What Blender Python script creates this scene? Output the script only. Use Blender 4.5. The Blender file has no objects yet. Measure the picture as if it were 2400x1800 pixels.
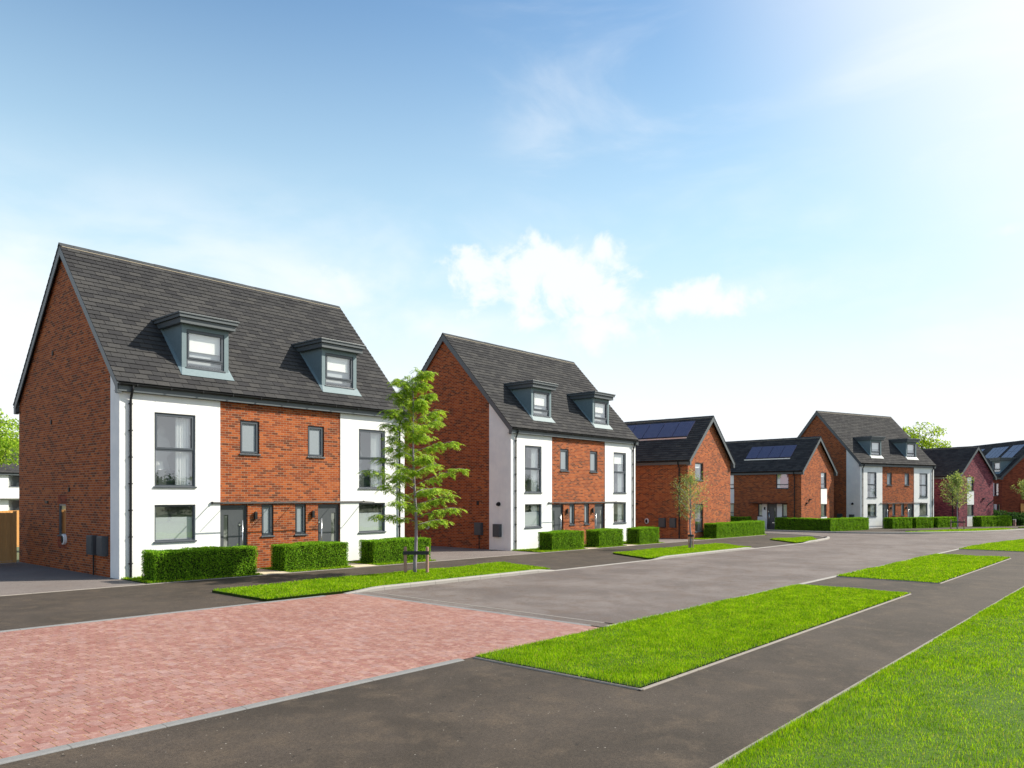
import bpy, math, random
import numpy as np
from mathutils import Vector, Matrix
random.seed(7); rng = np.random.default_rng(7)
R = math.radians
D = bpy.data
scene = bpy.context.scene
col = scene.collection

# ------------------------------------------------------------------ camera, light, sky, exposure
CAM_H = 2.45
YAW = 40.8                                   # viewing direction, degrees from +X
cam = D.cameras.new("camera"); camo = D.objects.new("camera", cam); col.objects.link(camo)
cam.sensor_width = 36; cam.lens = 36*1778/2400; cam.shift_y = 260/2400
cam.clip_start = 0.1; cam.clip_end = 3000
camo.location = (0, 0, CAM_H); camo.rotation_euler = (R(90), 0, R(YAW-90))
scene.camera = camo

SUN_EL = 38.5
SUN_AZ = math.atan2(0.82, -0.57)             # clockwise from +Y
sund = Vector((math.sin(SUN_AZ)*math.cos(R(SUN_EL)), math.cos(SUN_AZ)*math.cos(R(SUN_EL)), math.sin(R(SUN_EL))))
sl = D.lights.new("sun", 'SUN'); sl.energy = 5.0; sl.angle = R(0.5); sl.color = (1, 0.93, 0.80)
so = D.objects.new("sun", sl); col.objects.link(so)
so.rotation_euler = sund.to_track_quat('Z', 'Y').to_euler(); so.location = (20, -20, 40)

scene.view_settings.view_transform = 'Standard'; scene.view_settings.look = 'None'
scene.view_settings.gamma = 1; scene.view_settings.use_curve_mapping = False
scene.view_settings.exposure = 0.75

class NT:                                     # small node-tree helper
    def __init__(s, nt): s.nt = nt; nt.nodes.clear()
    def n(s, t, props=None, **ins):
        nd = s.nt.nodes.new(t)
        for k, v in (props or {}).items(): setattr(nd, k, v)
        for k, v in ins.items():
            key = int(k[1:]) if k[0] == 'i' and k[1:].isdigit() else k.replace('_', ' ')
            s.set(nd.inputs[key], v)
        return nd
    def set(s, sock, v):
        if isinstance(v, bpy.types.Node): v = next(o for o in v.outputs if o.enabled)
        if isinstance(v, bpy.types.NodeSocket): s.nt.links.new(v, sock)
        else:
            if isinstance(v, (tuple, list)) and sock.type == 'RGBA' and len(v) == 3: v = (*v, 1)
            sock.default_value = v
    def m(s, op, a, b=0.0, c=0.0, clamp=False): return s.n('ShaderNodeMath', dict(operation=op, use_clamp=clamp), i0=a, i1=b, i2=c).outputs[0]
    def vm(s, op, a, b=(0, 0, 0)):
        nd = s.n('ShaderNodeVectorMath', dict(operation=op), i0=a, i1=b)
        return nd.outputs['Value'] if op in ('DOT_PRODUCT', 'LENGTH') else nd.outputs[0]
    def mix(s, f, a, b, mode='MIX'):
        nd = s.n('ShaderNodeMix', dict(data_type='RGBA', blend_type=mode)); s.set(nd.inputs[0], f); s.set(nd.inputs[6], a); s.set(nd.inputs[7], b); return nd.outputs[2]
    def smooth(s, x, a, b):
        nd = s.n('ShaderNodeMapRange', dict(interpolation_type='SMOOTHSTEP')); s.set(nd.inputs[0], x); nd.inputs[1].default_value = a; nd.inputs[2].default_value = b; return nd.outputs[0]
    def ramp(s, f, stops, interp='LINEAR'):
        nd = s.n('ShaderNodeValToRGB'); s.set(nd.inputs[0], f); cr = nd.color_ramp; cr.interpolation = interp
        while len(cr.elements) < len(stops): cr.elements.new(0.5)
        for e, (p, c) in zip(cr.elements, stops): e.position = p; e.color = (*c, 1) if len(c) == 3 else c
        return nd.outputs[0]
    def noise(s, vec, scale, detail=4, rough=0.55, dist=0.0):
        return s.n('ShaderNodeTexNoise', None, Vector=vec, Scale=scale, Detail=detail, Roughness=rough, Distortion=dist).outputs[0]

world = D.worlds.new("World"); scene.world = world; world.use_nodes = True
w = NT(world.node_tree)
sky = w.n('ShaderNodeTexSky', dict(sky_type='NISHITA', sun_disc=False, sun_elevation=R(SUN_EL), sun_rotation=SUN_AZ, air_density=1.0, dust_density=0.6, ozone_density=2.5, altitude=100))
gen = w.n('ShaderNodeTexCoord').outputs['Generated']
dirv = w.vm('NORMALIZE', gen)
fw = (math.cos(R(YAW)), math.sin(R(YAW)), 0); rt = (math.sin(R(YAW)), -math.cos(R(YAW)), 0)
dz = w.n('ShaderNodeSeparateXYZ', None, i0=dirv).outputs[2]
az = w.m('ARCTAN2', w.vm('DOT_PRODUCT', dirv, rt), w.vm('DOT_PRODUCT', dirv, fw))   # azimuth of a direction, 0 = along the street view
el = w.m('ARCSINE', dz)
ae = w.n('ShaderNodeCombineXYZ', None, i0=az, i1=el, i2=0.0).outputs[0]
SKY_K = 0.10
skyc = w.mix(1.0, sky.outputs[0], (SKY_K*1.00, SKY_K*1.20, SKY_K*1.20), 'MULTIPLY')
white = (0.62, 0.64, 0.66)
# pale cyan haze that whitens towards the horizon
hz = w.m('MULTIPLY', w.m('SUBTRACT', 1.0, w.smooth(el, 0.10, 0.66)), 1.0)
hazec = w.mix(w.smooth(el, 0.05, 0.33), white, (0.42, 0.575, 0.635))
# cirrus streaks
sv = w.n('ShaderNodeMapping', None, Vector=ae, Rotation=(0, 0, R(28)), Scale=(1.0, 3.2, 1)).outputs[0]
c1 = w.noise(sv, 2.6, 7, 0.58, 0.6)
c2 = w.noise(ae, 1.7, 3, 0.5)
cir = w.m('MULTIPLY', w.smooth(c1, 0.47, 0.78), w.smooth(c2, 0.40, 0.62))
cir = w.m('MULTIPLY', cir, w.smooth(az, -0.45, 0.35))
cir = w.m('MULTIPLY', cir, 0.70)
# veil towards the sun
veil = w.smooth(w.vm('DOT_PRODUCT', dirv, tuple(sund)), 0.58, 0.86)
# cumulus heaps
def heap(a0, e0, wa, he, amp, seed, t0=0.0, t1=0.95):
    u = w.m('DIVIDE', w.m('SUBTRACT', az, a0), wa); v = w.m('DIVIDE', w.m('SUBTRACT', el, e0), he)
    r2 = w.m('ADD', w.m('MULTIPLY', u, u), w.m('MULTIPLY', v, v))
    nn = w.noise(w.n('ShaderNodeMapping', None, Vector=ae, Location=(seed, seed*0.7, 0)).outputs[0], 17, 7, 0.6, 0.25)
    return w.smooth(w.m('ADD', w.m('SUBTRACT', 1.0, r2), w.m('MULTIPLY', w.m('SUBTRACT', nn, 0.52), amp)), t0, t1)
heaps = [heap(0.018, 0.274, 0.130, 0.060, 4.6, 1.3), heap(0.115, 0.268, 0.055, 0.055, 4.6, 2.1), heap(0.238, 0.243, 0.088, 0.028, 4.6, 4.7), heap(0.125, 0.214, 0.09, 0.042, 4.6, 6.1, 0.1, 1.5),
         heap(-0.24, 0.255, 0.09, 0.03, 4.0, 8.2, .3, 2.2), heap(0.60, 0.285, 0.06, 0.012, 4.0, 9.4, .5, 2.4)]
cum = heaps[0]
for h_ in heaps[1:]: cum = w.m('MAXIMUM', cum, h_)
low = w.m('MULTIPLY', w.smooth(w.noise(w.n('ShaderNodeMapping', None, Vector=ae, Scale=(1, 2.6, 1)).outputs[0], 3.4, 6, 0.55, 0.3), 0.46, 0.70), w.m('SUBTRACT', 1.0, w.smooth(el, 0.12, 0.36)))
leftb = w.m('MULTIPLY', w.smooth(w.m('ADD', w.noise(w.n('ShaderNodeMapping', None, Vector=ae, Scale=(1, 2.2, 1)).outputs[0], 4.2, 6, 0.55, 0.3), w.m('MULTIPLY', az, -0.25)), 0.42, 0.78), w.m('SUBTRACT', 1.0, w.smooth(el, 0.22, 0.42)))
fac = 1.0
for q in (cir, w.m('MULTIPLY', w.m('POWER', veil, 1.2), 0.95), w.m('MULTIPLY', cum, 0.84), w.m('MULTIPLY', low, 0.6), w.m('MULTIPLY', leftb, 0.8)):
    fac = w.m('MULTIPLY', fac, w.m('SUBTRACT', 1.0, q))
fac = w.m('SUBTRACT', 1.0, fac)
skymix = w.mix(fac, w.mix(hz, skyc, hazec), white)
bg = w.n('ShaderNodeBackground', None, Color=skymix, Strength=1.0)
w.n('ShaderNodeOutputWorld', None, Surface=bg)

# ------------------------------------------------------------------ ground plane: falls 0.8 % along the street
def gz(x): return -0.008*(x-9.24)
def off(x):                                    # the street bends away to the right after x = 44
    if x < 44: return 0.0
    if x < 98: return -(x-44)**2/180.0
    return -(54**2)/180.0 - 0.6*(x-98)

# ------------------------------------------------------------------ mesh helpers
class MB:
    def __init__(s): s.v = []; s.f = []; s.m = []
    def poly(s, pts, mi=0):
        i = len(s.v); s.v += [tuple(p) for p in pts]; s.f.append(tuple(range(i, i+len(pts)))); s.m.append(mi)
    def box(s, x0, x1, y0, y1, z0, z1, mi=0, skip=''):
        x0, x1 = sorted((x0, x1)); y0, y1 = sorted((y0, y1)); z0, z1 = sorted((z0, z1))
        P = [(x0, y0, z0), (x1, y0, z0), (x1, y1, z0), (x0, y1, z0), (x0, y0, z1), (x1, y0, z1), (x1, y1, z1), (x0, y1, z1)]
        i = len(s.v); s.v += P
        for k, q in dict(b=(0, 3, 2, 1), t=(4, 5, 6, 7), f=(0, 1, 5, 4), r=(1, 2, 6, 5), k=(2, 3, 7, 6), l=(3, 0, 4, 7)).items():
            if k not in skip: s.f.append(tuple(i+a for a in q)); s.m.append(mi)
        return s
    def prism(s, pts, vec, mi=0):              # planar polygon pushed along vec
        n = len(pts); vec = Vector(vec); A = [Vector(p) for p in pts]; B = [p+vec for p in A]
        i = len(s.v); s.v += [tuple(p) for p in A+B]
        s.f.append(tuple(i+k for k in range(n))[::-1]); s.m.append(mi)
        s.f.append(tuple(i+n+k for k in range(n))); s.m.append(mi)
        for k in range(n): s.f.append((i+k, i+(k+1) % n, i+n+(k+1) % n, i+n+k)); s.m.append(mi)
        return s
    def tube(s, path, rad, n=8, mi=0, cap=True):
        path = [Vector(p) for p in path]
        rad = [rad]*len(path) if isinstance(rad, (int, float)) else rad
        i0 = len(s.v); up = None
        for k, p in enumerate(path):
            t = (path[min(k+1, len(path)-1)]-path[max(k-1, 0)]).normalized()
            if up is None: up = t.orthogonal().normalized()
            up = (up - t*up.dot(t)).normalized(); b = t.cross(up)
            for j in range(n):
                a = 2*math.pi*j/n; s.v.append(tuple(p+(up*math.cos(a)+b*math.sin(a))*rad[k]))
        for k in range(len(path)-1):
            for j in range(n):
                a = i0+k*n+j; b_ = i0+k*n+(j+1) % n; s.f.append((a, b_, b_+n, a+n)); s.m.append(mi)
        if cap:
            s.f.append(tuple(i0+j for j in range(n))[::-1]); s.m.append(mi)
            e = i0+(len(path)-1)*n; s.f.append(tuple(e+j for j in range(n))); s.m.append(mi)
        return s
    def build(s, name, mats, parent=None, smooth=False, bevel=0, uv=True):
        me = D.meshes.new(name); me.from_pydata(s.v, [], s.f)
        mats = mats if isinstance(mats, (list, tuple)) else [mats]
        for m in mats: me.materials.append(m)
        me.polygons.foreach_set('material_index', s.m)
        if smooth: me.polygons.foreach_set('use_smooth', [True]*len(s.f))
        me.update()
        if uv: box_uv(me)
        o = D.objects.new(name, me); col.objects.link(o)
        if parent: o.parent = parent
        if bevel:
            b = o.modifiers.new('bevel', 'BEVEL'); b.width = bevel; b.segments = 2; b.limit_method = 'ANGLE'
        return o

def box_uv(me):
    """UVs in metres: u level along the face, v up it"""
    uvl = me.uv_layers.new(name='uv'); out = np.zeros((len(me.loops), 2), np.float32)
    for p in me.polygons:
        n = p.normal
        if abs(n.z) > 0.99: u = Vector((1, 0, 0)); v = Vector((0, 1, 0))
        else: u = Vector((0, 0, 1)).cross(n).normalized(); v = n.cross(u)
        for li in p.loop_indices:
            c = me.vertices[me.loops[li].vertex_index].co; out[li] = (c.dot(u), c.dot(v))
    uvl.data.foreach_set('uv', out.ravel())

def mesh_np(name, V, F4, mat, parent=None, matidx=None):
    """many quads at once from numpy"""
    me = D.meshes.new(name); nv = len(V); nf = len(F4); k = F4.shape[1]
    me.vertices.add(nv); me.vertices.foreach_set('co', V.astype(np.float32).ravel())
    me.loops.add(nf*k); me.loops.foreach_set('vertex_index', F4.astype(np.int32).ravel())
    me.polygons.add(nf); me.polygons.foreach_set('loop_start', np.arange(0, nf*k, k, dtype=np.int32))
    for m in (mat if isinstance(mat, (list, tuple)) else [mat]): me.materials.append(m)
    if matidx is not None: me.polygons.foreach_set('material_index', matidx.astype(np.int32))
    me.update(calc_edges=True); me.validate()
    o = D.objects.new(name, me); col.objects.link(o)
    if parent: o.parent = parent
    return o

def tag(o, label=None, cat=None, group=None, kind=None):
    if label: o['label'] = label
    if cat: o['category'] = cat
    if group: o['group'] = group
    if kind: o['kind'] = kind
    return o
def empty(name, loc, rz=0):
    o = D.objects.new(name, None); col.objects.link(o); o.location = loc; o.rotation_euler = (0, 0, rz); o.empty_display_size = 0.3
    return o
def copy_tree(o, parent=None):
    c = o.copy(); col.objects.link(c)
    if parent: c.parent = parent
    for ch in list(o.children): copy_tree(ch, c)
    return c

# ------------------------------------------------------------------ materials
def pbsdf(t, colr, rough=0.6, metal=0.0, spec=0.5, normal=None):
    nd = t.n('ShaderNodeBsdfPrincipled', None, Base_Color=colr, Roughness=rough, Metallic=metal)
    nd.inputs['Specular IOR Level'].default_value = spec
    if normal is not None: t.set(nd.inputs['Normal'], normal)
    return nd
def M(name, fn):
    m = D.materials.new(name); m.use_nodes = True; t = NT(m.node_tree); s = fn(t); t.n('ShaderNodeOutputMaterial', None, Surface=s); return m
def bump(t, h, strength=0.3, dist=0.01): return t.n('ShaderNodeBump', None, Height=h, Strength=strength, Distance=dist).outputs[0]
def uvn(t): return t.n('ShaderNodeTexCoord').outputs['UV']
def objc(t): return t.n('ShaderNodeTexCoord').outputs['Object']

def cells(t, uv, bw, rh, offs):
    """random number and joint mask of a running-bond pattern"""
    sp = t.n('ShaderNodeSeparateXYZ', None, i0=uv); u = t.m('DIVIDE', sp.outputs[0], bw); v = t.m('DIVIDE', sp.outputs[1], rh)
    row = t.m('FLOOR', v); u = t.m('ADD', u, t.m('MULTIPLY', t.m('FLOORED_MODULO', row, 2.0), offs)); colm = t.m('FLOOR', u)
    wn = t.n('ShaderNodeTexWhiteNoise', dict(noise_dimensions='2D'), Vector=t.n('ShaderNodeCombineXYZ', None, i0=colm, i1=row, i2=0.0).outputs[0])
    def edge(x, size):
        f = t.m('FRACT', x); return t.m('MULTIPLY', t.m('MINIMUM', f, t.m('SUBTRACT', 1.0, f)), size)
    return wn.outputs['Value'], edge(u, bw), edge(v, rh)
def brick_fn(stops, mortar, hue=None):
    def fn(t):
        uv = uvn(t); rnd, du, dv = cells(t, uv, 0.225, 0.075, 0.5)
        mask = t.smooth(t.m('MINIMUM', du, dv), 0.0065, 0.0040)
        c = t.ramp(rnd, stops)
        g = t.noise(uv, 60, 4, 0.7)
        c = t.mix(0.55, c, t.ramp(g, [(0.3, (0.5, 0.5, 0.5)), (0.7, (1.3, 1.3, 1.3))]), 'MULTIPLY')
        big = t.noise(uv, 0.7, 3, 0.5)
        c = t.mix(0.35, c, t.ramp(big, [(0.3, (0.75, 0.75, 0.75)), (0.7, (1.15, 1.15, 1.15))]), 'MULTIPLY')
        c = t.mix(mask, c, t.mix(0.4, mortar, t.ramp(g, [(0.3, (0.5, 0.5, 0.5)), (0.7, (1, 1, 1))]), 'MULTIPLY'))
        h = t.m('ADD', t.m('SUBTRACT', 1.0, mask), t.m('MULTIPLY', g, 0.35))
        return pbsdf(t, c, 0.85, spec=0.2, normal=bump(t, h, 0.55, 0.008))
    return fn
BRICK = M('red_brick', brick_fn([(0.0, (0.120, 0.034, 0.015)), (0.14, (0.17, 0.042, 0.015)), (0.30, (0.25, 0.053, 0.014)), (0.7, (0.335, 0.078, 0.018)), (1.0, (0.41, 0.110, 0.029))], (0.37, 0.27, 0.185)))
BRICK_P = M('purple_brick', brick_fn([(0.0, (0.055, 0.014, 0.032)), (0.25, (0.135, 0.028, 0.046)), (0.6, (0.20, 0.044, 0.062)), (1.0, (0.27, 0.072, 0.088))], (0.22, 0.11, 0.12)))
BRICK_R = M('deep_red_brick', brick_fn([(0.0, (0.13, 0.028, 0.014)), (0.4, (0.23, 0.046, 0.020)), (1.0, (0.30, 0.070, 0.030))], (0.23, 0.10, 0.07)))

def render_fn(t):
    oc = objc(t); n1 = t.noise(oc, 90, 5, 0.6); n2 = t.noise(oc, 1.4, 5, 0.6); st = t.noise(t.n('ShaderNodeMapping', None, Vector=oc, Scale=(3, 3, 0.35)).outputs[0], 1.6, 4, 0.6)
    c = t.mix(t.smooth(n2, 0.30, 0.72), (0.72, 0.73, 0.735), (0.81, 0.81, 0.795))
    c = t.mix(t.m('MULTIPLY', t.smooth(st, 0.5, 0.8), 0.25), c, (0.60, 0.61, 0.61))
    return pbsdf(t, c, 0.9, spec=0.2, normal=bump(t, t.m('ADD', n1, t.m('MULTIPLY', t.noise(oc, 14, 4, 0.6), 0.8)), 0.35, 0.006))
RENDER = M('white_render', render_fn)
def lead_fn(t):
    oc = objc(t); n = t.noise(oc, 9, 6, 0.65)
    return pbsdf(t, t.mix(n, (0.105, 0.155, 0.178), (0.18, 0.24, 0.262)), 0.55, spec=0.4, normal=bump(t, n, 0.15, 0.01))
LEAD = M('pale_lead_cladding', lead_fn)
def island(t): return t.n('ShaderNodeNewGeometry').outputs['Random Per Island']
def tile_fn(c0, c1, c2):
    def fn(t):
        uv = uvn(t); r = island(t); n = t.noise(uv, 22, 6, 0.65); b = t.noise(uv, 0.9, 3)
        c = t.ramp(r, [(0, c0), (0.5, c1), (1, c2)])
        c = t.mix(0.6, c, t.ramp(n, [(0.3, (0.55, 0.55, 0.55)), (0.7, (1.3, 1.28, 1.25))]), 'MULTIPLY')
        c = t.mix(0.4, c, t.ramp(b, [(0.3, (0.75, 0.75, 0.75)), (0.7, (1.15, 1.15, 1.15))]), 'MULTIPLY')
        return pbsdf(t, c, 0.9, spec=0.08, normal=bump(t, n, 0.4, 0.006))
    return fn
TILE = M('grey_roof_tile', tile_fn((0.036, 0.036, 0.039), (0.049, 0.049, 0.051), (0.062, 0.061, 0.061)))
UNDER = M('dark_underlay', lambda t: pbsdf(t, (0.012, 0.012, 0.014), 0.9))
RIDGE = M('ridge_tile_grey', tile_fn((0.05, 0.055, 0.06), (0.06, 0.066, 0.072), (0.07, 0.075, 0.08)))
MORT = M('pale_mortar', lambda t: pbsdf(t, t.mix(t.noise(objc(t), 30), (0.20, 0.175, 0.13), (0.30, 0.26, 0.20)), 0.9))
def flat(name, c, rough=0.5, metal=0.0, spec=0.5, var=0.12, sc=12):
    return M(name, lambda t: pbsdf(t, t.mix(t.noise(objc(t), sc, 4), tuple(x*(1-var) for x in c), tuple(min(1, x*(1+var)) for x in c)), rough, metal, spec))
ANTH = flat('anthracite_grey', (0.052, 0.062, 0.072), 0.45)
FRAME = flat('window_grey', (0.060, 0.072, 0.088), 0.38)
BLACKP = flat('black_plastic', (0.012, 0.013, 0.015), 0.5, spec=0.3)
BOARD = flat('barge_grey', (0.075, 0.090, 0.100), 0.45)
DOORM = M('door_grey', lambda t: pbsdf(t, t.mix(t.noise(t.n('ShaderNodeMapping', None, Vector=objc(t), Scale=(25, 25, 2)).outputs[0], 2, 3), (0.055, 0.062, 0.07), (0.08, 0.088, 0.098)), 0.4))
STEEL = flat('brushed_steel', (0.75, 0.76, 0.78), 0.25, 0.9)
WPLAS = flat('white_plastic', (0.75, 0.76, 0.78), 0.35)
def glass_fn(refl, tint):
    def fn(t):
        lw = t.n('ShaderNodeLayerWeight', None, Blend=0.5).outputs['Facing']
        f = t.m('ADD', t.m('MULTIPLY', t.m('POWER', lw, 3.0), 0.6), refl, clamp=True)
        wv = bump(t, t.noise(objc(t), 1.5, 2), 0.04, 0.02)
        return t.n('ShaderNodeMixShader', None, i0=f, i1=t.n('ShaderNodeBsdfTransparent', None, Color=tint), i2=t.n('ShaderNodeBsdfGlossy', None, Color=(0.95, 0.97, 1), Roughness=0.01, Normal=wv))
    return fn
GLASS = M('window_glass', glass_fn(0.22, (0.95, 0.97, 0.97)))
CANG = M('canopy_glass', lambda t: t.n('ShaderNodeMixShader', None, i0=0.025, i1=t.n('ShaderNodeBsdfTransparent', None, Color=(0.96, 0.98, 0.98)), i2=t.n('ShaderNodeBsdfGlossy', None, Roughness=0.02)))
FROST = M('obscured_glass', lambda t: pbsdf(t, t.mix(t.noise(objc(t), 160, 3), (0.20, 0.235, 0.265), (0.30, 0.335, 0.365)), 0.28, spec=0.6, normal=bump(t, t.noise(objc(t), 130, 3), 0.5, 0.004)))
DGLASS = M('dark_door_glass', lambda t: pbsdf(t, t.mix(t.smooth(t.noise(objc(t), 3, 3), 0.4, 0.6), (0.05, 0.06, 0.055), (0.24, 0.25, 0.24)), 0.12, spec=0.8))
ROOM = M('room_wall', lambda t: pbsdf(t, t.mix(t.smooth(t.noise(objc(t), 1.3, 1), 0.46, 0.54), (0.42, 0.42, 0.42), (0.80, 0.80, 0.79)), 0.9))
ROOM_PINK = flat('pink_room_wall', (0.62, 0.16, 0.24), 0.9, var=0.05)
CURT = M('curtain_cloth', lambda t: pbsdf(t, t.mix(t.noise(objc(t), 40, 3), (0.74, 0.76, 0.76), (0.84, 0.85, 0.83)), 0.9, spec=0.1))
CURTG = M('grey_curtain_cloth', lambda t: pbsdf(t, t.mix(t.noise(objc(t), 40, 3), (0.44, 0.47, 0.50), (0.58, 0.61, 0.63)), 0.9, spec=0.1))
BLIND = flat('roller_blind', (0.86, 0.86, 0.84), 0.9, var=0.04)
AMBER_REFL = M('amber_reflection', lambda t: pbsdf(t, t.mix(t.noise(objc(t), 4), (0.62, 0.23, 0.06), (0.75, 0.32, 0.10)), 0.8))  # orange of a mirrored sunlit fence, painted as a flat colour
SOFT = flat('soft_furnishing', (0.07, 0.08, 0.08), 0.9)
BEDL = flat('pale_bedding', (0.6, 0.6, 0.58), 0.9)
def solar_fn(t):
    uv = uvn(t); b = t.n('ShaderNodeTexBrick', dict(offset=0.0), Vector=uv, Color1=(0.065, 0.060, 0.12), Color2=(0.075, 0.070, 0.13), Mortar=(0.04, 0.04, 0.08), Scale=1.0, Mortar_Size=0.006, Brick_Width=0.16, Row_Height=0.16)
    return pbsdf(t, b.outputs['Color'], 0.22, spec=0.8)
SOLAR = M('solar_cells', solar_fn)
ALU = flat('aluminium_rail', (0.62, 0.64, 0.66), 0.35, 0.6)

def wpos(t): return t.n('ShaderNodeNewGeometry').outputs['Position']
def asphalt_fn(ca, cb, cs, stain, agg=1.0):
    def fn(t):
        P = wpos(t); big = t.noise(P, 0.45, 6, 0.62, 0.6); mid = t.noise(P, 1.9, 8, 0.68, 0.3); grit = t.noise(P, 30, 4, 0.8); fine = t.noise(P, 95, 3, 0.7)
        c = t.mix(t.smooth(big, 0.32, 0.68), ca, cb)
        c = t.mix(t.m('MULTIPLY', t.smooth(mid, 0.45, 0.70), 0.75), c, stain)
        c = t.mix(0.75, c, t.ramp(grit, [(0.3, (0.52, 0.52, 0.52)), (0.7, (1.42, 1.42, 1.42))]), 'MULTIPLY')
        c = t.mix(0.8*agg, c, t.ramp(fine, [(0.3, (0.5, 0.5, 0.5)), (0.7, (1.5, 1.5, 1.5))]), 'MULTIPLY')
        def spots(scale, r0, r1, keep, colr, f):
            vo = t.n('ShaderNodeTexVoronoi', None, Vector=P, Scale=scale)
            k = t.m('MULTIPLY', t.smooth(t.m('ADD', vo.outputs['Distance'], t.m('MULTIPLY', t.m('SUBTRACT', grit, 0.5), 0.25)), r1, r0), t.m('GREATER_THAN', t.n('ShaderNodeSeparateColor', None, i0=vo.outputs['Color']).outputs[0], keep))
            return t.mix(t.m('MULTIPLY', k, f), c, colr)
        c = spots(20.0, 0.08, 0.20, 0.955, cs, 0.85)
        c = spots(5.0, 0.05, 0.17, 0.86, tuple(x*0.35 for x in ca), 0.75)
        return pbsdf(t, c, 0.82, spec=0.3, normal=bump(t, t.m('ADD', fine, grit), 0.5, 0.006))
    return fn
PATH = M('footpath_asphalt', asphalt_fn((0.038, 0.029, 0.021), (0.060, 0.046, 0.035), (0.34, 0.31, 0.27), (0.084, 0.062, 0.043)))
ROAD = M('road_asphalt', asphalt_fn((0.105, 0.086, 0.079), (0.165, 0.140, 0.129), (0.30, 0.28, 0.26), (0.108, 0.077, 0.061)))
DRIVE = M('drive_asphalt', asphalt_fn((0.150, 0.128, 0.118), (0.175, 0.152, 0.140), (0.30, 0.28, 0.26), (0.15, 0.12, 0.108)))
def paver_fn(t):
    P = wpos(t); rnd, du, dv = cells(t, P, 0.150, 0.205, 0.42)
    ju = t.smooth(du, 0.0075, 0.0035); jv = t.smooth(dv, 0.006, 0.003)
    c = t.ramp(rnd, [(0, (0.245, 0.104, 0.083)), (0.4, (0.27, 0.124, 0.099)), (0.7, (0.292, 0.145, 0.116)), (0.88, (0.28, 0.154, 0.137)), (1, (0.325, 0.178, 0.148))])
    n = t.noise(P, 8, 8, 0.70, 1.0); n2 = t.noise(P, 5, 7, 0.68, 0.8); f = t.noise(P, 60, 4, 0.7); big = t.noise(P, 0.5, 5, 0.6)
    c = t.mix(t.m('MULTIPLY', t.smooth(n, 0.46, 0.70), 0.70), c, (0.44, 0.285, 0.24))
    c = t.mix(t.m('MULTIPLY', t.smooth(n2, 0.54, 0.74), 0.55), c, (0.33, 0.235, 0.24))
    c = t.mix(t.m('MULTIPLY', t.smooth(n2, 0.46, 0.30), 0.60), c, (0.225, 0.070, 0.046))
    c = t.mix(0.5, c, t.ramp(f, [(0.3, (0.65, 0.65, 0.65)), (0.7, (1.25, 1.25, 1.25))]), 'MULTIPLY')
    c = t.mix(0.5, c, t.ramp(big, [(0.3, (0.80, 0.80, 0.80)), (0.7, (1.14, 1.14, 1.14))]), 'MULTIPLY')
    jc = t.mix(t.smooth(n, 0.42, 0.58), (0.09, 0.045, 0.02), (0.36, 0.19, 0.08))
    c = t.mix(t.m('MULTIPLY', ju, 0.9), c, jc); c = t.mix(t.m('MULTIPLY', jv, 0.45), c, jc)
    h = t.m('ADD', t.m('SUBTRACT', 1.0, t.m('MAXIMUM', ju, jv)), t.m('MULTIPLY', n, 0.5))
    return pbsdf(t, c, 0.6, spec=0.45, normal=bump(t, h, 0.5, 0.008))
PAVER = M('red_block_paving', paver_fn)
def conc_fn(c, seg):
    def fn(t):
        P = wpos(t); n = t.noise(P, 40, 5, 0.7); b = t.noise(P, 1.3, 4)
        x = t.n('ShaderNodeSeparateXYZ', None, i0=P).outputs[0]
        j = t.m('LESS_THAN', t.m('FRACT', t.m('DIVIDE', x, seg)), 0.016/seg)
        cc = t.mix(b, tuple(v*0.85 for v in c), tuple(v*1.1 for v in c)); cc = t.mix(0.5, cc, t.ramp(n, [(0.3, (0.7, 0.7, 0.7)), (0.7, (1.2, 1.2, 1.2))]), 'MULTIPLY')
        cc = t.mix(t.m('MULTIPLY', j, 0.6), cc, (0.08, 0.075, 0.07))
        return pbsdf(t, cc, 0.85, spec=0.25, normal=bump(t, n, 0.3, 0.004))
    return fn
KERB = M('kerb_concrete', conc_fn((0.30, 0.285, 0.265), 0.914))
EDGE = M('edging_concrete', conc_fn((0.235, 0.212, 0.19), 0.914))
SETT = M('grey_sett', conc_fn((0.20, 0.20, 0.20), 0.9))
SLAB = M('cream_slab', conc_fn((0.55, 0.47, 0.34), 0.6))
SOIL = M('soil_turf', lambda t: pbsdf(t, t.mix(t.noise(wpos(t), 3, 6), (0.028, 0.055, 0.009), (0.055, 0.10, 0.016)), 0.95, spec=0.1))
LAND = M('distant_land', lambda t: pbsdf(t, t.mix(t.noise(wpos(t), 0.05, 6), (0.09, 0.11, 0.06), (0.17, 0.18, 0.11)), 0.95, spec=0.1))

def leaf_fn(stops, trans=0.35, tcol=None, big=None):
    def fn(t):
        c = t.ramp(island(t), stops)
        if big:
            nz = t.noise(wpos(t), big, 4, 0.6); c = t.mix(0.7, c, t.ramp(nz, [(0.32, (0.48, 0.56, 0.4)), (0.68, (1.28, 1.16, 1.2))]), 'MULTIPLY')
        d = pbsdf(t, c, 0.65, spec=0.10)
        tr = t.n('ShaderNodeBsdfTranslucent', None, Color=t.mix(1.0, c, (1.3, 1.25, 0.6), 'MULTIPLY'))
        return t.n('ShaderNodeMixShader', None, i0=trans, i1=d, i2=tr)
    return fn
GRASS = M('grass_blade', leaf_fn([(0, (0.07, 0.18, 0.004)), (0.5, (0.23, 0.445, 0.005)), (0.85, (0.36, 0.57, 0.009)), (0.95, (0.36, 0.42, 0.05)), (1, (0.42, 0.36, 0.12))], 0.42, big=2.4))
HEDGE = M('hedge_leaf', leaf_fn([(0, (0.065, 0.185, 0.008)), (0.5, (0.165, 0.37, 0.015)), (1, (0.31, 0.54, 0.04))], 0.38, big=7))
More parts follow.
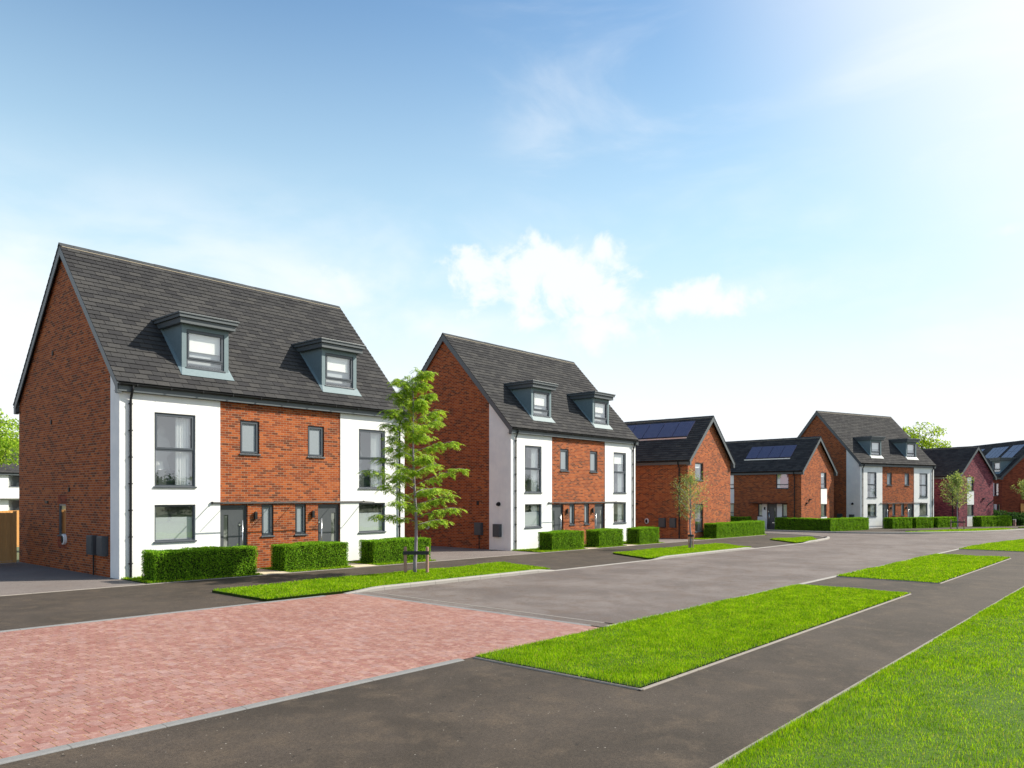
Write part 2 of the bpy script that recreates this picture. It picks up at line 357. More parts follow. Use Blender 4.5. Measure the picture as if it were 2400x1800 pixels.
HCORE = M('hedge_core', lambda t: pbsdf(t, t.mix(t.noise(wpos(t), 40, 3), (0.012, 0.022, 0.006), (0.035, 0.05, 0.014)), 0.95, spec=0.0))
LEAF1 = M('fresh_green_leaf', leaf_fn([(0, (0.09, 0.22, 0.012)), (0.5, (0.29, 0.46, 0.035)), (1, (0.52, 0.64, 0.12))], 0.42))
LEAF2 = M('olive_leaf', leaf_fn([(0, (0.11, 0.18, 0.045)), (0.5, (0.26, 0.35, 0.11)), (1, (0.50, 0.56, 0.26))], 0.35))
LEAF3 = M('yellow_green_leaf', leaf_fn([(0, (0.13, 0.22, 0.012)), (0.5, (0.26, 0.38, 0.025)), (1, (0.42, 0.54, 0.06))], 0.5))
LEAF4 = M('bush_leaf', leaf_fn([(0, (0.012, 0.045, 0.012)), (0.5, (0.03, 0.09, 0.02)), (1, (0.075, 0.17, 0.03))], 0.3))
BARK = M('grey_bark', lambda t: pbsdf(t, t.mix(t.noise(t.n('ShaderNodeMapping', None, Vector=objc(t), Scale=(6, 6, 1.2)).outputs[0], 6, 5, 0.7), (0.14, 0.12, 0.15), (0.36, 0.31, 0.36)), 0.85, spec=0.2))
BARK2 = M('brown_bark', lambda t: pbsdf(t, t.mix(t.noise(objc(t), 8, 5, 0.7), (0.06, 0.045, 0.035), (0.14, 0.11, 0.09)), 0.9))
STAKE = M('stake_wood', lambda t: pbsdf(t, t.mix(t.noise(t.n('ShaderNodeMapping', None, Vector=objc(t), Scale=(10, 10, 1)).outputs[0], 5, 4), (0.30, 0.16, 0.13), (0.44, 0.26, 0.21)), 0.85))
TIEM = flat('tree_tie_rubber', (0.014, 0.014, 0.022), 0.6)
TIMBER = M('fence_timber', lambda t: pbsdf(t, t.mix(t.noise(t.n('ShaderNodeMapping', None, Vector=objc(t), Scale=(12, 12, 0.8)).outputs[0], 3, 5, 0.6), (0.30, 0.15, 0.05), (0.48, 0.27, 0.10)), 0.8))
TIMBERL = M('new_fence_timber', lambda t: pbsdf(t, t.mix(t.noise(t.n('ShaderNodeMapping', None, Vector=objc(t), Scale=(12, 12, 0.8)).outputs[0], 3, 5, 0.6), (0.60, 0.27, 0.07), (0.72, 0.38, 0.13)), 0.8))

# ------------------------------------------------------------------ setting: ground, road, pavements
def strip(name, m, x0, x1, fy0, fy1, z, parent=None, dx=1.5, kind='structure', curved=True):
    """level sheet between y = fy0 and y = fy1 that follows the bend of the street"""
    b = MB(); n = max(1, int((x1-x0)/dx)); xs = [x0+(x1-x0)*i/n for i in range(n+1)]
    o_ = off if curved else (lambda x: 0.0)
    A = [(x, (fy0(x) if callable(fy0) else fy0)+o_(x), gz(x)+z) for x in xs]; B = [(x, (fy1(x) if callable(fy1) else fy1)+o_(x), gz(x)+z) for x in xs]
    b.v = A+B; N = len(A)
    for i in range(n): b.f.append((i, i+1, N+i+1, N+i)); b.m.append(0)
    o = b.build(name, m, parent); tag(o, kind=kind); return o
def sheet(name, m, pts, z, kind='structure'):
    b = MB(); b.poly([(x, y, gz(x)+z) for x, y in pts]); o = b.build(name, m); tag(o, kind=kind); return o

b = MB(); b.poly([(-900, -900, gz(-900)-0.25), (900, -900, gz(900)-0.25), (900, 900, gz(900)-0.25), (-900, 900, gz(-900)-0.25)])
tag(b.build('ground', LAND), kind='structure')
Y_LAWN, Y_PATH, Y_K1, Y_K2, Y_EDGE, Y_F = 3.0, 4.95, 7.95, 15.45, 21.05, 23.03
# near footpath, road, paving, far pavement
strip('footpath', PATH, -40, 130, Y_LAWN, Y_K1, 0.0)
strip('road', ROAD, 12.35, 130, Y_K1+0.02, Y_K2, -0.004)
strip('block_paving', PAVER, -40, 11.75, Y_K1-0.05, Y_K2+0.12, 0.004)
strip('road_threshold', ROAD, 11.85, 12.25, Y_K1+0.02, Y_K2, 0.0, curved=False)
sheet('pavement', PATH, [(-40, 15.57), (44.9, 15.57), (48.0, 15.95), (50.4, 16.6), (52.0, 17.6), (53.2, 19.0), (54.0, 21.2), (54.6, 24), (55.2, 45), (51.8, 45), (51.8, Y_EDGE), (-40, Y_EDGE)], 0.004)
sheet('side_road', ROAD, [(44.9, 15.40), (62.6, 13.0), (59.2, 17.0), (58.2, 20), (58.0, 24), (59, 60), (55.0, 60), (54.6, 24), (54.0, 21.2), (53.2, 19.0), (52.0, 17.6), (50.4, 16.6), (48, 15.95)], 0.0)
for i, (a, c) in enumerate([(-40, 9.24), (20.08, 26.6), (37.44, 42.28)]):
    sheet('driveway', DRIVE, [(a, Y_EDGE+0.05), (c, Y_EDGE+0.05), (c, 40), (a, 40)], 0.0)
# far pavement beyond the side road
far_edge = [(57.9, 30), (57.9, 24.5), (58.1, 20.5), (59.1, 17.3), (61.5, 14.7), (64.5, 12.9), (68, 11.3), (73, 9.9), (79, 8.7), (86, 6.6), (94, 3.2), (104, -3.5)]
back = [(108, 4), (97, 10.5), (88, 14.5), (80, 17.6), (72, 19.9), (66, 21), (61.4, 21.6), (60.2, 30)]
sheet('pavement', PATH, far_edge+back, 0.008)
sheet('garden_ground', SOIL, [(60.2, 30), (61.4, 21.6), (66, 21), (72, 19.9), (80, 17.6), (88, 14.5), (97, 10.5), (108, 4), (130, 20), (110, 60), (60.5, 60)], 0.002)

def rail(name, m, pts, width, h, z=0.0, label=None):
    """a kerb along a polyline: pts are (x, y, height above ground); width towards the left of travel"""
    b = MB(); n = len(pts); P = [Vector((p[0], p[1])) for p in pts]; rings = []
    for i in range(n):
        t = (P[min(i+1, n-1)]-P[max(i-1, 0)]).normalized(); nn = Vector((-t.y, t.x)); hh = pts[i][2] if len(pts[i]) > 2 else h
        g = gz(P[i].x)+z; q = P[i]+nn*width; c1_ = P[i]+nn*min(0.03, width*.3)
        rings.append([(P[i].x, P[i].y, g-0.08), (P[i].x, P[i].y, g+max(hh-0.03, hh*.4)), (c1_.x, c1_.y, g+hh), (q.x, q.y, g+hh), (q.x, q.y, g-0.08)])
    for r_ in rings: b.v += r_
    for i in range(n-1):
        for k in range(4): a = i*5+k; b.f.append((a, a+5, a+6, a+1)); b.m.append(0)
    b.poly(rings[0]); b.poly(rings[-1][::-1])
    return tag(b.build(name, m), kind='structure')
def hk(x, ranges, hi=0.10, lo=0.012, rampw=1.0):
    h = lo
    for a, c in ranges:
        d = min(x-a, c-x); h = max(h, lo+(hi-lo)*min(1, max(0, d/rampw)))
    return h
RNG = [(11.6, 20.3), (26.6, 36.6), (43.2, 49.5)]
xs = np.arange(11.6, 44.91, 0.3)
kerbL = [(x, Y_K2, hk(x, RNG)) for x in xs]+[(x, y, 0.10) for x, y in [(46.5, 15.65), (48.0, 15.83), (49.4, 16.12), (50.5, 16.5)]]+[(x, y, 0.03) for x, y in [(51.3, 17.0), (52.1, 17.55), (53.3, 18.95), (54.1, 21.2), (54.7, 24), (55.0, 45)]]
rail('kerb', KERB, kerbL, 0.15, 0.02)
RNG2 = [(57.5, 108)]
def smoothpl(pts, n=6):
    out = []
    for i in range(len(pts)-1):
        p0, p1, p2, p3 = pts[max(i-1, 0)], pts[i], pts[i+1], pts[min(i+2, len(pts)-1)]
        for k in range(n):
            t = k/n; out.append(tuple(0.5*((2*p1[j])+(-p0[j]+p2[j])*t+(2*p0[j]-5*p1[j]+4*p2[j]-p3[j])*t*t+(-p0[j]+3*p1[j]-3*p2[j]+p3[j])*t**3) for j in (0, 1)))
    return out+[pts[-1][:2]]
rail('kerb', KERB, [(x, y, 0.12) for x, y in smoothpl(far_edge)], 0.15, 0.1)
# right side kerb of the road (flush), edging of the near path and lawn
rail('kerb', KERB, [(x, Y_K1-0.10+off(x), 0.016) for x in np.arange(11.9, 120, 0.8)], 0.12, 0.016)
rail('edging', SETT, [(x, Y_K1-0.12, 0.014) for x in np.arange(-40, 8.6, 1.0)], 0.13, 0.014)
rail('edging', SETT, [(x, Y_K2, 0.014) for x in np.arange(-40, 11.7, 1.0)], 0.13, 0.014)
rail('edging', SETT, [(11.74, y, 0.008) for y in np.arange(Y_K2, Y_K1, -0.6)], 0.12, 0.012)
rail('edging', EDGE, [(12.24, y, 0.006) for y in np.arange(Y_K2, Y_K1, -0.6)], 0.06, 0.006)
rail('edging', EDGE, [(x, Y_LAWN+off(x), 0.022) for x in np.arange(-10, 120, 0.8)], 0.048, 0.022)
rail('edging', EDGE, [(x, Y_EDGE, 0.018) for x in np.arange(-40, 51.9, 0.8)], 0.06, 0.018)
GA, GB, GC = (8.2, 21.4), (24.65, 37.95), (43.2, 58)
for a, c in (GA, GB, GC):
    pts = [(a, Y_K1-0.1+off(a), 0.02), (a, Y_PATH+off(a), 0.02)]
    rail('edging', EDGE, pts, 0.05, 0.02)
    rail('edging', EDGE, [(x, Y_PATH+off(x), 0.02) for x in np.arange(a, c+0.1, 0.6)], 0.042, 0.02)

# ------------------------------------------------------------------ grass
def grass(name, label, quadfn, area_den, hmin, hmax, wid, z, base_poly, group=None, edge_droop=True):
    """turf: a soil sheet plus blades. quadfn(n) -> x, y arrays inside; area_den = number of blades"""
    n = area_den; x, y = quadfn(n)
    dens = 0.5+0.25*np.sin(x*2.1+1.7*np.sin(y*1.3))+0.25*np.sin(y*3.7+1.1*np.sin(x*2.9)); keep = rng.random(n) < 0.62+0.38*dens; x, y = x[keep], y[keep]; n = len(x)
    d = np.hypot(x, y); g = -0.008*(x-9.24)+z
    sc = np.clip(d/9.0, 1.0, 3.0)
    h = rng.uniform(hmin, hmax, n)*(0.75+0.5*np.sin(x*1.7+np.sin(y*2.3)*1.5)*0.35+0.25*np.sin(y*3.1+x*.6)*0.5); wd = wid*rng.uniform(0.7, 1.3, n)*sc
    a = rng.uniform(0, 2*np.pi, n); lean = rng.uniform(0.1, 0.75, n)*h; la = rng.uniform(0, 2*np.pi, n)
    V = np.zeros((n, 5, 3)); ca, sa = np.cos(a)*wd/2, np.sin(a)*wd/2
    V[:, 0] = np.stack([x-ca, y-sa, g], 1); V[:, 1] = np.stack([x+ca, y+sa, g], 1)
    mx, my = x+np.cos(la)*lean*0.35, y+np.sin(la)*lean*0.35
    V[:, 2] = np.stack([mx+ca*.8, my+sa*.8, g+h*0.6], 1); V[:, 3] = np.stack([mx-ca*.8, my-sa*.8, g+h*0.6], 1)
    V[:, 4] = np.stack([x+np.cos(la)*lean, y+np.sin(la)*lean, g+h*0.97], 1)
    idx = np.arange(n)[:, None]*5
    F = np.concatenate([idx+np.array([[0, 1, 2]]), idx+np.array([[0, 2, 3]]), idx+np.array([[3, 2, 4]])], 1).reshape(-1, 3)
    V = V.reshape(-1, 3); nb = len(V)
    bp = np.array([(px, py, gz(px)+z) for px, py in base_poly]+[(px, py, gz(px)-0.06) for px, py in base_poly]); m_ = len(base_poly)
    tri = [(0, k, k+1) for k in range(1, m_-1)]+[t for k in range(m_) for t in ((k, (k+1) % m_, m_+(k+1) % m_), (k, m_+(k+1) % m_, m_+k))]
    V = np.concatenate([V, bp]); F2 = np.concatenate([F, np.array(tri)+nb])
    mi = np.concatenate([np.zeros(len(F), int), np.ones(len(tri), int)])
    o = mesh_np(name, V, F2, [GRASS, SOIL], matidx=mi)
    return tag(o, label, 'grass', group, 'stuff')
def quad_pts(c, curved=False, jit=0.0):
    c = np.array(c, float)
    def f(n):
        u, v = rng.random(n)[:, None], rng.random(n)[:, None]
        p = (1-u)*(1-v)*c[0]+u*(1-v)*c[1]+u*v*c[2]+(1-u)*v*c[3]
        x, y = p[:, 0], p[:, 1]
        if curved: y = y+np.array([off(q) for q in x])
        if jit:                                             # ragged border
            x = x+rng.normal(0, jit, n); y = y+rng.normal(0, jit, n)
        return x, y
    return f
def rectq(a, c, y0, y1): return [(a, y0), (c, y0), (c, y1), (a, y1)]
def lawn_pts(n):
    x = 4+rng.random(n)**2.6*41; y = Y_LAWN+0.012-rng.random(n)**1.5*7.5-np.abs(rng.normal(0, .02, n))
    return x, y
grass('lawn', 'wide mown lawn beside the footpath in the near right corner', lawn_pts, 560000, 0.025, 0.06, 0.0042, 0.015, [(-10, -60), (140, -60), (98, Y_LAWN-.005+off(98)), (70, Y_LAWN-.005+off(70)), (44, Y_LAWN-.005), (-10, Y_LAWN-.005)])
grass('grass_verge', 'largest rectangle of grass, between the block paving and the nearest footpath', quad_pts(rectq(GA[0]+.04, GA[1]-.03, Y_PATH+.06, Y_K1-.12), jit=0.024), 200000, 0.03, 0.07, 0.0046, 0.03, rectq(GA[0]+.05, GA[1], Y_PATH+.055, Y_K1-.10), 'rectangular grass verges')
grass('grass_verge', 'second rectangle of grass beyond the asphalt crossing, edged with pale strip', quad_pts(rectq(GB[0]+.04, GB[1]-.03, Y_PATH+.06, Y_K1-.12), jit=0.02), 60000, 0.04, 0.085, 0.006, 0.03, rectq(GB[0]+.05, GB[1], Y_PATH+.055, Y_K1-.10), 'rectangular grass verges')
gcb = [(43.25, Y_PATH+.06), (50, Y_PATH+.06+off(50)), (58, Y_PATH+.06+off(58)), (58, Y_K1-.1+off(58)), (50, Y_K1-.1+off(50)), (43.25, Y_K1-.1)]
grass('grass_verge', 'third grass verge cut off by the right edge of the picture', quad_pts(rectq(GC[0]+.05, GC[1], Y_PATH+.06, Y_K1-.12), True, 0.02), 40000, 0.04, 0.09, 0.007, 0.03, gcb, 'rectangular grass verges')
kv = 'grass verges along the far kerb'
def verge(lbl, c, n): grass('grass_verge', lbl, quad_pts(c, jit=0.02), n, 0.04, 0.09, 0.006, 0.06, c, kv)
verge('long grass verge with the tall staked tree, touching the block paving', [(9.5, 15.62), (20.0, 15.62), (20.9, 18.45), (9.5, 18.15)], 60000)
verge('grass verge with the slim tree wrapped low on its trunk', [(26.5, 15.62), (36.3, 15.62), (38.1, 18.4), (28.1, 18.4)], 45000)
verge('small grass verge on the corner of the side road', [(42.4, 15.62), (46.2, 15.80), (48.6, 16.2), (50.0, 17.0), (49.4, 18.3), (44.9, 18.2)][0:2]+[(49.6, 17.3), (45.0, 18.2)], 22000)
verge('small grass verge before the furthest three-storey house, no tree on it', [(63.6, 13.6), (66.6, 12.25), (69.3, 13.6), (64.0, 15.3)], 14000)
verge('grass verge with the small staked tree before the purple house', [(67.8, 11.85), (77.0, 9.6), (79.5, 10.9), (69.6, 14.2)], 20000)
verge('grass verge at the far right beyond the purple house hedge', [(82, 8.3), (90, 5.6), (92.5, 7.0), (83.5, 10.4)], 14000)

# front gardens: turf strips and cream paths
def garden(lbl, a, c, y0=Y_EDGE+.07, y1=Y_F-.02): grass('garden_grass', lbl, quad_pts(rectq(a, c, y0, y1), jit=0.01), int((c-a)*(y1-y0)*900), 0.04, 0.09, 0.006, 0.02, rectq(a, c, y0, y1), 'front garden grass')
garden('garden grass strip under the left hedge of the nearest house', 9.26, 12.7); garden('garden grass strip under the middle hedge of the nearest house', 13.7, 16.25); garden('garden grass strip under the right hedge of the nearest house', 17.25, 20.06)
garden('garden grass strip under the left hedge of the second house', 26.62, 30.05); garden('garden grass strip under the middle hedge of the second house', 31.05, 33.6); garden('garden grass strip under the right hedge of the second house', 34.6, 37.42)
garden('garden grass before the gable of the house with solar panels, third along', 42.3, 51.7, Y_EDGE+.07, 22.23)
for a, c in ((12.72, 13.68), (16.27, 17.23), (30.07, 31.03), (33.62, 34.58)): sheet('garden_path', SLAB, [(a, Y_EDGE+.06), (c, Y_EDGE+.06), (c, Y_F), (a, Y_F)], 0.022)

# ------------------------------------------------------------------ house building blocks
def wall_grid(b, ax, L, z0, z1, holes, rev=0.09, mi=0):
    """vertical wall with openings. ax(u, d, z) -> point; d > 0 goes into the wall"""
    us = sorted({0, L, *[h[0] for h in holes], *[h[1] for h in holes]}); zs = sorted({z0, z1, *[h[2] for h in holes], *[h[3] for h in holes]})
    for i in range(len(us)-1):
        for j in range(len(zs)-1):
            uc, zc = (us[i]+us[i+1])/2, (zs[j]+zs[j+1])/2
            if any(h[0] < uc < h[1] and h[2] < zc < h[3] for h in holes): continue
            b.poly([ax(us[i], 0, zs[j]), ax(us[i+1], 0, zs[j]), ax(us[i+1], 0, zs[j+1]), ax(us[i], 0, zs[j+1])], mi)
    for (a, c, p, q) in holes:
        b.poly([ax(a, 0, p), ax(a, 0, q), ax(a, rev, q), ax(a, rev, p)], mi); b.poly([ax(c, 0, p), ax(c, rev, p), ax(c, rev, q), ax(c, 0, q)], mi)
        b.poly([ax(a, 0, q), ax(c, 0, q), ax(c, rev, q), ax(a, rev, q)], mi)
        if p > 0.02: b.poly([ax(a, 0, p), ax(a, rev, p), ax(c, rev, p), ax(c, 0, p)], mi)

def place(o, loc, rz=0.0): o.location = loc; o.rotation_euler = (0, 0, rz); return o

def window(parent, loc, rz, w, h, trans=(), frost=False, sash='', style='', depth=0.055, sill=True, mats=None, name='window', room=0.9):
    """window in an opening w x h; local x along the wall, y into it, z up. trans: heights of transoms"""
    fm = mats or FRAME; b = MB(); t = 0.055; y0, y1 = depth, depth+0.06
    b.box(0, t, y0, y1, 0, h); b.box(w-t, w, y0, y1, 0, h); b.box(t, w-t, y0, y1, 0, t); b.box(t, w-t, y0, y1, h-t, h)
    zs = [t]+[q for q in trans]+[h-t]
    for q in trans: b.box(t, w-t, y0+.001, y1-.001, q-0.035, q+0.035)
    cells = []
    lo = t
    for q in list(trans)+[None]:
        hi = (q-0.035) if q is not None else h-t
        cells.append((lo, hi)); lo = (q+0.035) if q is not None else None
    for k, (a, c) in enumerate(cells):
        if str(k) in sash:                                   # opening casement: a second, prouder frame
            s_ = 0.042; yy0, yy1 = y0-0.018, y1-0.012
            b.box(t-.01, t+s_, yy0, yy1, a-.008, c+.008); b.box(w-t-s_, w-t+.01, yy0, yy1, a-.008, c+.008); b.box(t+s_, w-t-s_, yy0, yy1, a-.008, a+s_); b.box(t+s_, w-t-s_, yy0, yy1, c-s_, c+.008)
    o = place(b.build(name, fm, parent), loc, rz)
    g = MB(); yg = depth+0.03
    for a, c in cells: g.poly([(t*.7, yg, a-.01), (w-t*.7, yg, a-.01), (w-t*.7, yg, c+.01), (t*.7, yg, c+.01)])
    g.build('pane', FROST if frost else GLASS, o)
    if sill: MB().box(-0.03, w+0.03, -0.045, depth+0.02, -0.035, 0.012).build('sill', fm, o, bevel=.004)
    if not frost and room:
        wx = 0.35; rm = MB(); mt = ROOM_PINK if 'k' in style else ROOM; ye = y1+room
        P = lambda x, y, z: (x, y, z)
        x0, x1, z0, z1 = -wx, w+wx, -0.25, h+0.12; yw = y1+.004
        rm.poly([P(x0, ye, z0), P(x1, ye, z0), P(x1, ye, z1), P(x0, ye, z1)]); rm.poly([P(x0, yw, z0), P(x0, ye, z0), P(x0, ye, z1), P(x0, yw, z1)]); rm.poly([P(x1, yw, z0), P(x1, ye, z0), P(x1, ye, z1), P(x1, yw, z1)])
        rm.poly([P(x0, yw, z0), P(x1, yw, z0), P(x1, ye, z0), P(x0, ye, z0)]); rm.poly([P(x0, yw, z1), P(x1, yw, z1), P(x1, ye, z1), P(x0, ye, z1)])
        rm.build('room_interior', mt, o)
        def curtain(xa, xb, m, za=-.05, zb=None):
            c_ = MB(); n = 26; zb = h+.03 if zb is None else zb
            for k in range(n):
                u0, u1 = xa+(xb-xa)*k/n, xa+(xb-xa)*(k+1)/n; ya, yb = [y1+.10+.03*math.sin(q*math.pi*2*5.5/n)+.012*math.sin(q*2.3) for q in (k, k+1)]
                c_.poly([(u0, ya, za), (u1, yb, za), (u1, yb, zb), (u0, ya, zb)])
            c_.build('curtain', m, o, smooth=False)
        if 'R' in style: curtain(w*.58, w*.93, CURT)
        if 'r' in style: curtain(w*.80, w+.02, CURTG)
        if 'L' in style: curtain(-.02, w*.22, CURT)
        if 'F' in style: curtain(0.0, w, CURT)                # full width net
        if 'N' in style: MB().box(.02, w-.02, y1+.03, y1+.034, .03, h*.66).build('privacy_blind', CURTG, o)
        if 'P' in style: MB().box(.02, w-.02, y1+.16, y1+.165, .02, h-.02).build('blind_or_reflection', ROOM_PINK, o)
        if 'B' in style: MB().box(.03, w-.03, y1+.04, y1+.045, h*.55, h).build('blind_or_reflection', BLIND, o)
        if 'b' in style: MB().box(.03, w-.03, y1+.04, y1+.045, h*.72, h).build('blind_or_reflection', BLIND, o)
        if 'A' in style: MB().box(.03, w-.03, y1+.03, y1+.035, 0.03, h-.03).build('blind_or_reflection', AMBER_REFL, o)  # painted reflection: amber panel behind the glass, not a real blind
        if 'l' in style:                                      # a table lamp and a chair back behind the glass
            q = MB(); q.tube([(w*.3, y1+.5, -.2), (w*.3, y1+.5, .45)], .02, 8); q.tube([(w*.3, y1+.5, .45), (w*.3, y1+.5, .78)], [.19, .13], 14, 1)
            q.box(w*.22, w*.62, y1+.25, y1+.34, -.2, .52, 0); q.build('furniture', [SOFT, BLIND], o, bevel=.02)
        if 'p' in style:                                      # pot plant on the inner sill
            q = MB(); q.tube([(w*.25, y1+.18, -.02), (w*.25, y1+.18, .16)], [.05, .07], 10, 0)
            for k in range(40):
                c0 = Vector((w*.25+random.uniform(-.14, .14), y1+.18+random.uniform(-.08, .08), .2+random.random()*.32)); d1 = Vector((random.uniform(-1, 1), random.uniform(-1, 1), random.uniform(-.4, 1))).normalized()*.07; d2 = d1.orthogonal().normalized()*.022
                q.poly([c0-d1, c0+d2, c0+d1, c0-d2], 1)
            q.build('pot_plant', [BEDL, LEAF4], o)
        if 'd' in style: MB().box(-.2, w*.85, y1+.35, y1+1.2, -.2, .18).build('bed', BEDL, o, bevel=.06)
    return o

def door(parent, loc, rz, w, h, glass_left=True, mats=None, handle='right'):
    fm = FRAME; b = MB(); t = 0.06; d = 0.07
    b.box(0, t, d, d+.07, 0, h); b.box(w-t, w, d, d+.07, 0, h); b.box(t, w-t, d, d+.07, h-t-.02, h); b.box(t, w-t, d-.04, d+.07, 0, .035)
    o = place(b.build('door', fm, parent), loc, rz)
    lf = MB(); gx0, gx1 = ((t+.10, t+.26) if glass_left else (w-t-.26, w-t-.10)); a, c, z0, z1 = t+.004, w-t-.004, .04, h-t-.024; g0, g1 = .25, h-.32
    lf.box(a, gx0, d+.015, d+.06, z0, z1); lf.box(gx1, c, d+.015, d+.06, z0, z1); lf.box(gx0, gx1, d+.015, d+.06, z0, g0); lf.box(gx0, gx1, d+.015, d+.06, g1, z1)
    lf.build('door_leaf', DOORM, o)
    gl = MB(); gl.poly([(gx0, d+.035, g0), (gx1, d+.035, g0), (gx1, d+.035, g1), (gx0, d+.035, g1)]); gl.build('door_glass', DGLASS, o)
    hx = w-t-.11 if glass_left else t+.11
    hb = MB(); hb.tube([(hx, d-.045, .25), (hx, d-.045, 1.62)], .016, 10); hb.tube([(hx, d-.045, .45), (hx, d+.02, .45)], .011, 8); hb.tube([(hx, d-.045, 1.45), (hx, d+.02, 1.45)], .011, 8); hb.build('handle', STEEL, o, smooth=True)
    kx = hx-.06 if glass_left else hx-.0
    kb = MB(); kb.tube([(kx-.02 if glass_left else hx-.075, d+.016, 1.47), (kx-.02 if glass_left else hx-.075, d-.01, 1.47)], .032, 12); kb.build('lock', STEEL, o, smooth=False)
    MB().box(w*.5-.04 if not glass_left else w*.5-.06, w*.5+.24 if glass_left else w*.5+.20, d+.004, d+.016, .50, .58).build('letter_plate', STEEL, o, bevel=.004)
    return o

def tile_slope(b, P0, u, s, L, S, gauge=0.22, tw=0.40, holes=(), mi=0):
    """rows of real tiles: P0 eave corner, u along the eave, s up the slope, both unit vectors"""
    u = Vector(u); s = Vector(s); n = u.cross(s).normalized()
    if n.z < 0: n = -n
    rows = int(math.ceil(S/gauge)); rr = random.Random(5)
    for r in range(rows):
        s0 = r*gauge; s1 = min(S, s0+gauge+0.05); x = -tw/2*(r % 2)-rr.random()*.04
        if s1-s0 < .05: continue
        while x < L:
            xa, xb = max(0.0, x), min(L, x+tw-0.011); x += tw
            if xb-xa < .02: continue
            xm, sm = (xa+xb)/2, s0+gauge/2
            if any(h[0] < xm < h[1] and h[2] < sm < h[3] for h in holes): continue
            e = rr.uniform(-.002, .003); lo_t, hi_t = 0.034+e, 0.006; ds = rr.uniform(-.004, .004)
            A = Vector(P0)+u*xa+s*(s0+ds); B = Vector(P0)+u*xb+s*(s0+ds+rr.uniform(-.002, .002)); C = Vector(P0)+u*xb+s*s1; E = Vector(P0)+u*xa+s*s1
            a1, b1, c1, e1 = A+n*lo_t, B+n*(lo_t+rr.uniform(-.002, .002)), C+n*hi_t, E+n*hi_t
            i = len(b.v); b.v += [tuple(q) for q in (a1, b1, c1, e1, A, B)]
            b.f += [(i, i+1, i+2, i+3), (i+4, i+5, i+1, i), (i+4, i, i+3), (i+5, i+2, i+1)]; b.m += [mi]*4

def gable_roof(root, L0, L1, D_, ze, zr, oh, along='x', tilemat=None, holes_front=(), mort=True, board=BOARD, tw=.40, gauge=.22):
    """ridge along local x from L0 to L1 over a body 0..D_ deep, eaves at height ze (oh beyond walls), ridge zr at D_/2.
       along='y': swap so the ridge runs into the plot"""
    T = (lambda x, y, z: (x, y, z)) if along == 'x' else (lambda x, y, z: (y, x, z))
    mid = D_/2; run = mid+oh; k = (zr-ze)/run; S = math.hypot(run, zr-ze); c, sn = run/S, (zr-ze)/S
    th = 0.10
    b = MB()
    und = []
    for sgn, yb in ((1, -oh), (-1, D_+oh)):
        P0 = Vector(T(L0, yb, ze)); uu = Vector(T(1, 0, 0)); ss = Vector(T(0, sgn*c, sn))
        b.poly([P0, P0+uu*(L1-L0), P0+uu*(L1-L0)+ss*S, P0+ss*S], 1)
        tile_slope(b, P0, uu, ss, L1-L0, S, gauge, tw, holes_front if sgn == 1 else (), 0)
    roof = b.build('roof', [tilemat or TILE, UNDER], root)
    # ridge tiles over a pale mortar bed
    rb = MB(); x = L0; rr = random.Random(3)
    while x < L1-.02:
        xe = min(L1, x+.44); dzr = rr.uniform(-.004, .004)
        for sg in (1, -1):
            d = Vector(T(0, -sg*c, -sn)); n_ = Vector(T(0, -sg*sn, c)); p = Vector(T(x, mid, zr+.055+dzr)); q = Vector(T(xe-.008, mid, zr+.055+dzr))
            rb.prism([p, q, q+d*.17, p+d*.17], n_*-.022, 0)
        x = xe
    rb.build('ridge', RIDGE, roof)
    if mort:
        mb_ = MB()
        for sg in (1, -1):
            d = Vector(T(0, -sg*c, -sn)); n_ = Vector(T(0, -sg*sn, c)); p = Vector(T(L0+.05, mid, zr+.02))+d*.15; q = Vector(T(L1-.05, mid, zr+.02))+d*.15
            mb_.prism([p, q, q+d*.035, p+d*.035], n_*.02, 0)
        mb_.build('mortar_bed', MORT, roof)
    # barge boards and soffits at both verges
    for xv, wall_x, dirx in ((L0, 0, 1), (L1, None, -1)):
        bb = MB()
        for sg, yb in ((1, -oh), (-1, D_+oh)):
            lo = Vector(T(xv+dirx*.02, yb, ze-.005)); hi = Vector(T(xv+dirx*.02, mid, zr-.005)); dn = Vector((0, 0, -.26/c*.9))
            bb.prism([lo, hi, hi+dn, lo+Vector((0, 0, -.30)) ], Vector(T(dirx*.03, 0, 0)), 0)
            # boxed eave end back to the wall line
            q0 = Vector(T(xv+dirx*.022, yb+sg*.014, ze)); dep = max(.04, abs(xv) if xv < 0 else .12)-.03
            bb.prism([q0+Vector((0, 0, -.06)), q0+Vector(T(0, sg*(oh+.0), 0))+Vector((0, 0, k*oh-.06)), q0+Vector(T(0, sg*(oh+.0), 0))+Vector((0, 0, -.315)), q0+Vector((0, 0, -.315))], Vector(T(dirx*dep, 0, 0)), 0)
        bb.build('bargeboard', board, roof)
    return roof, c, sn, S, k

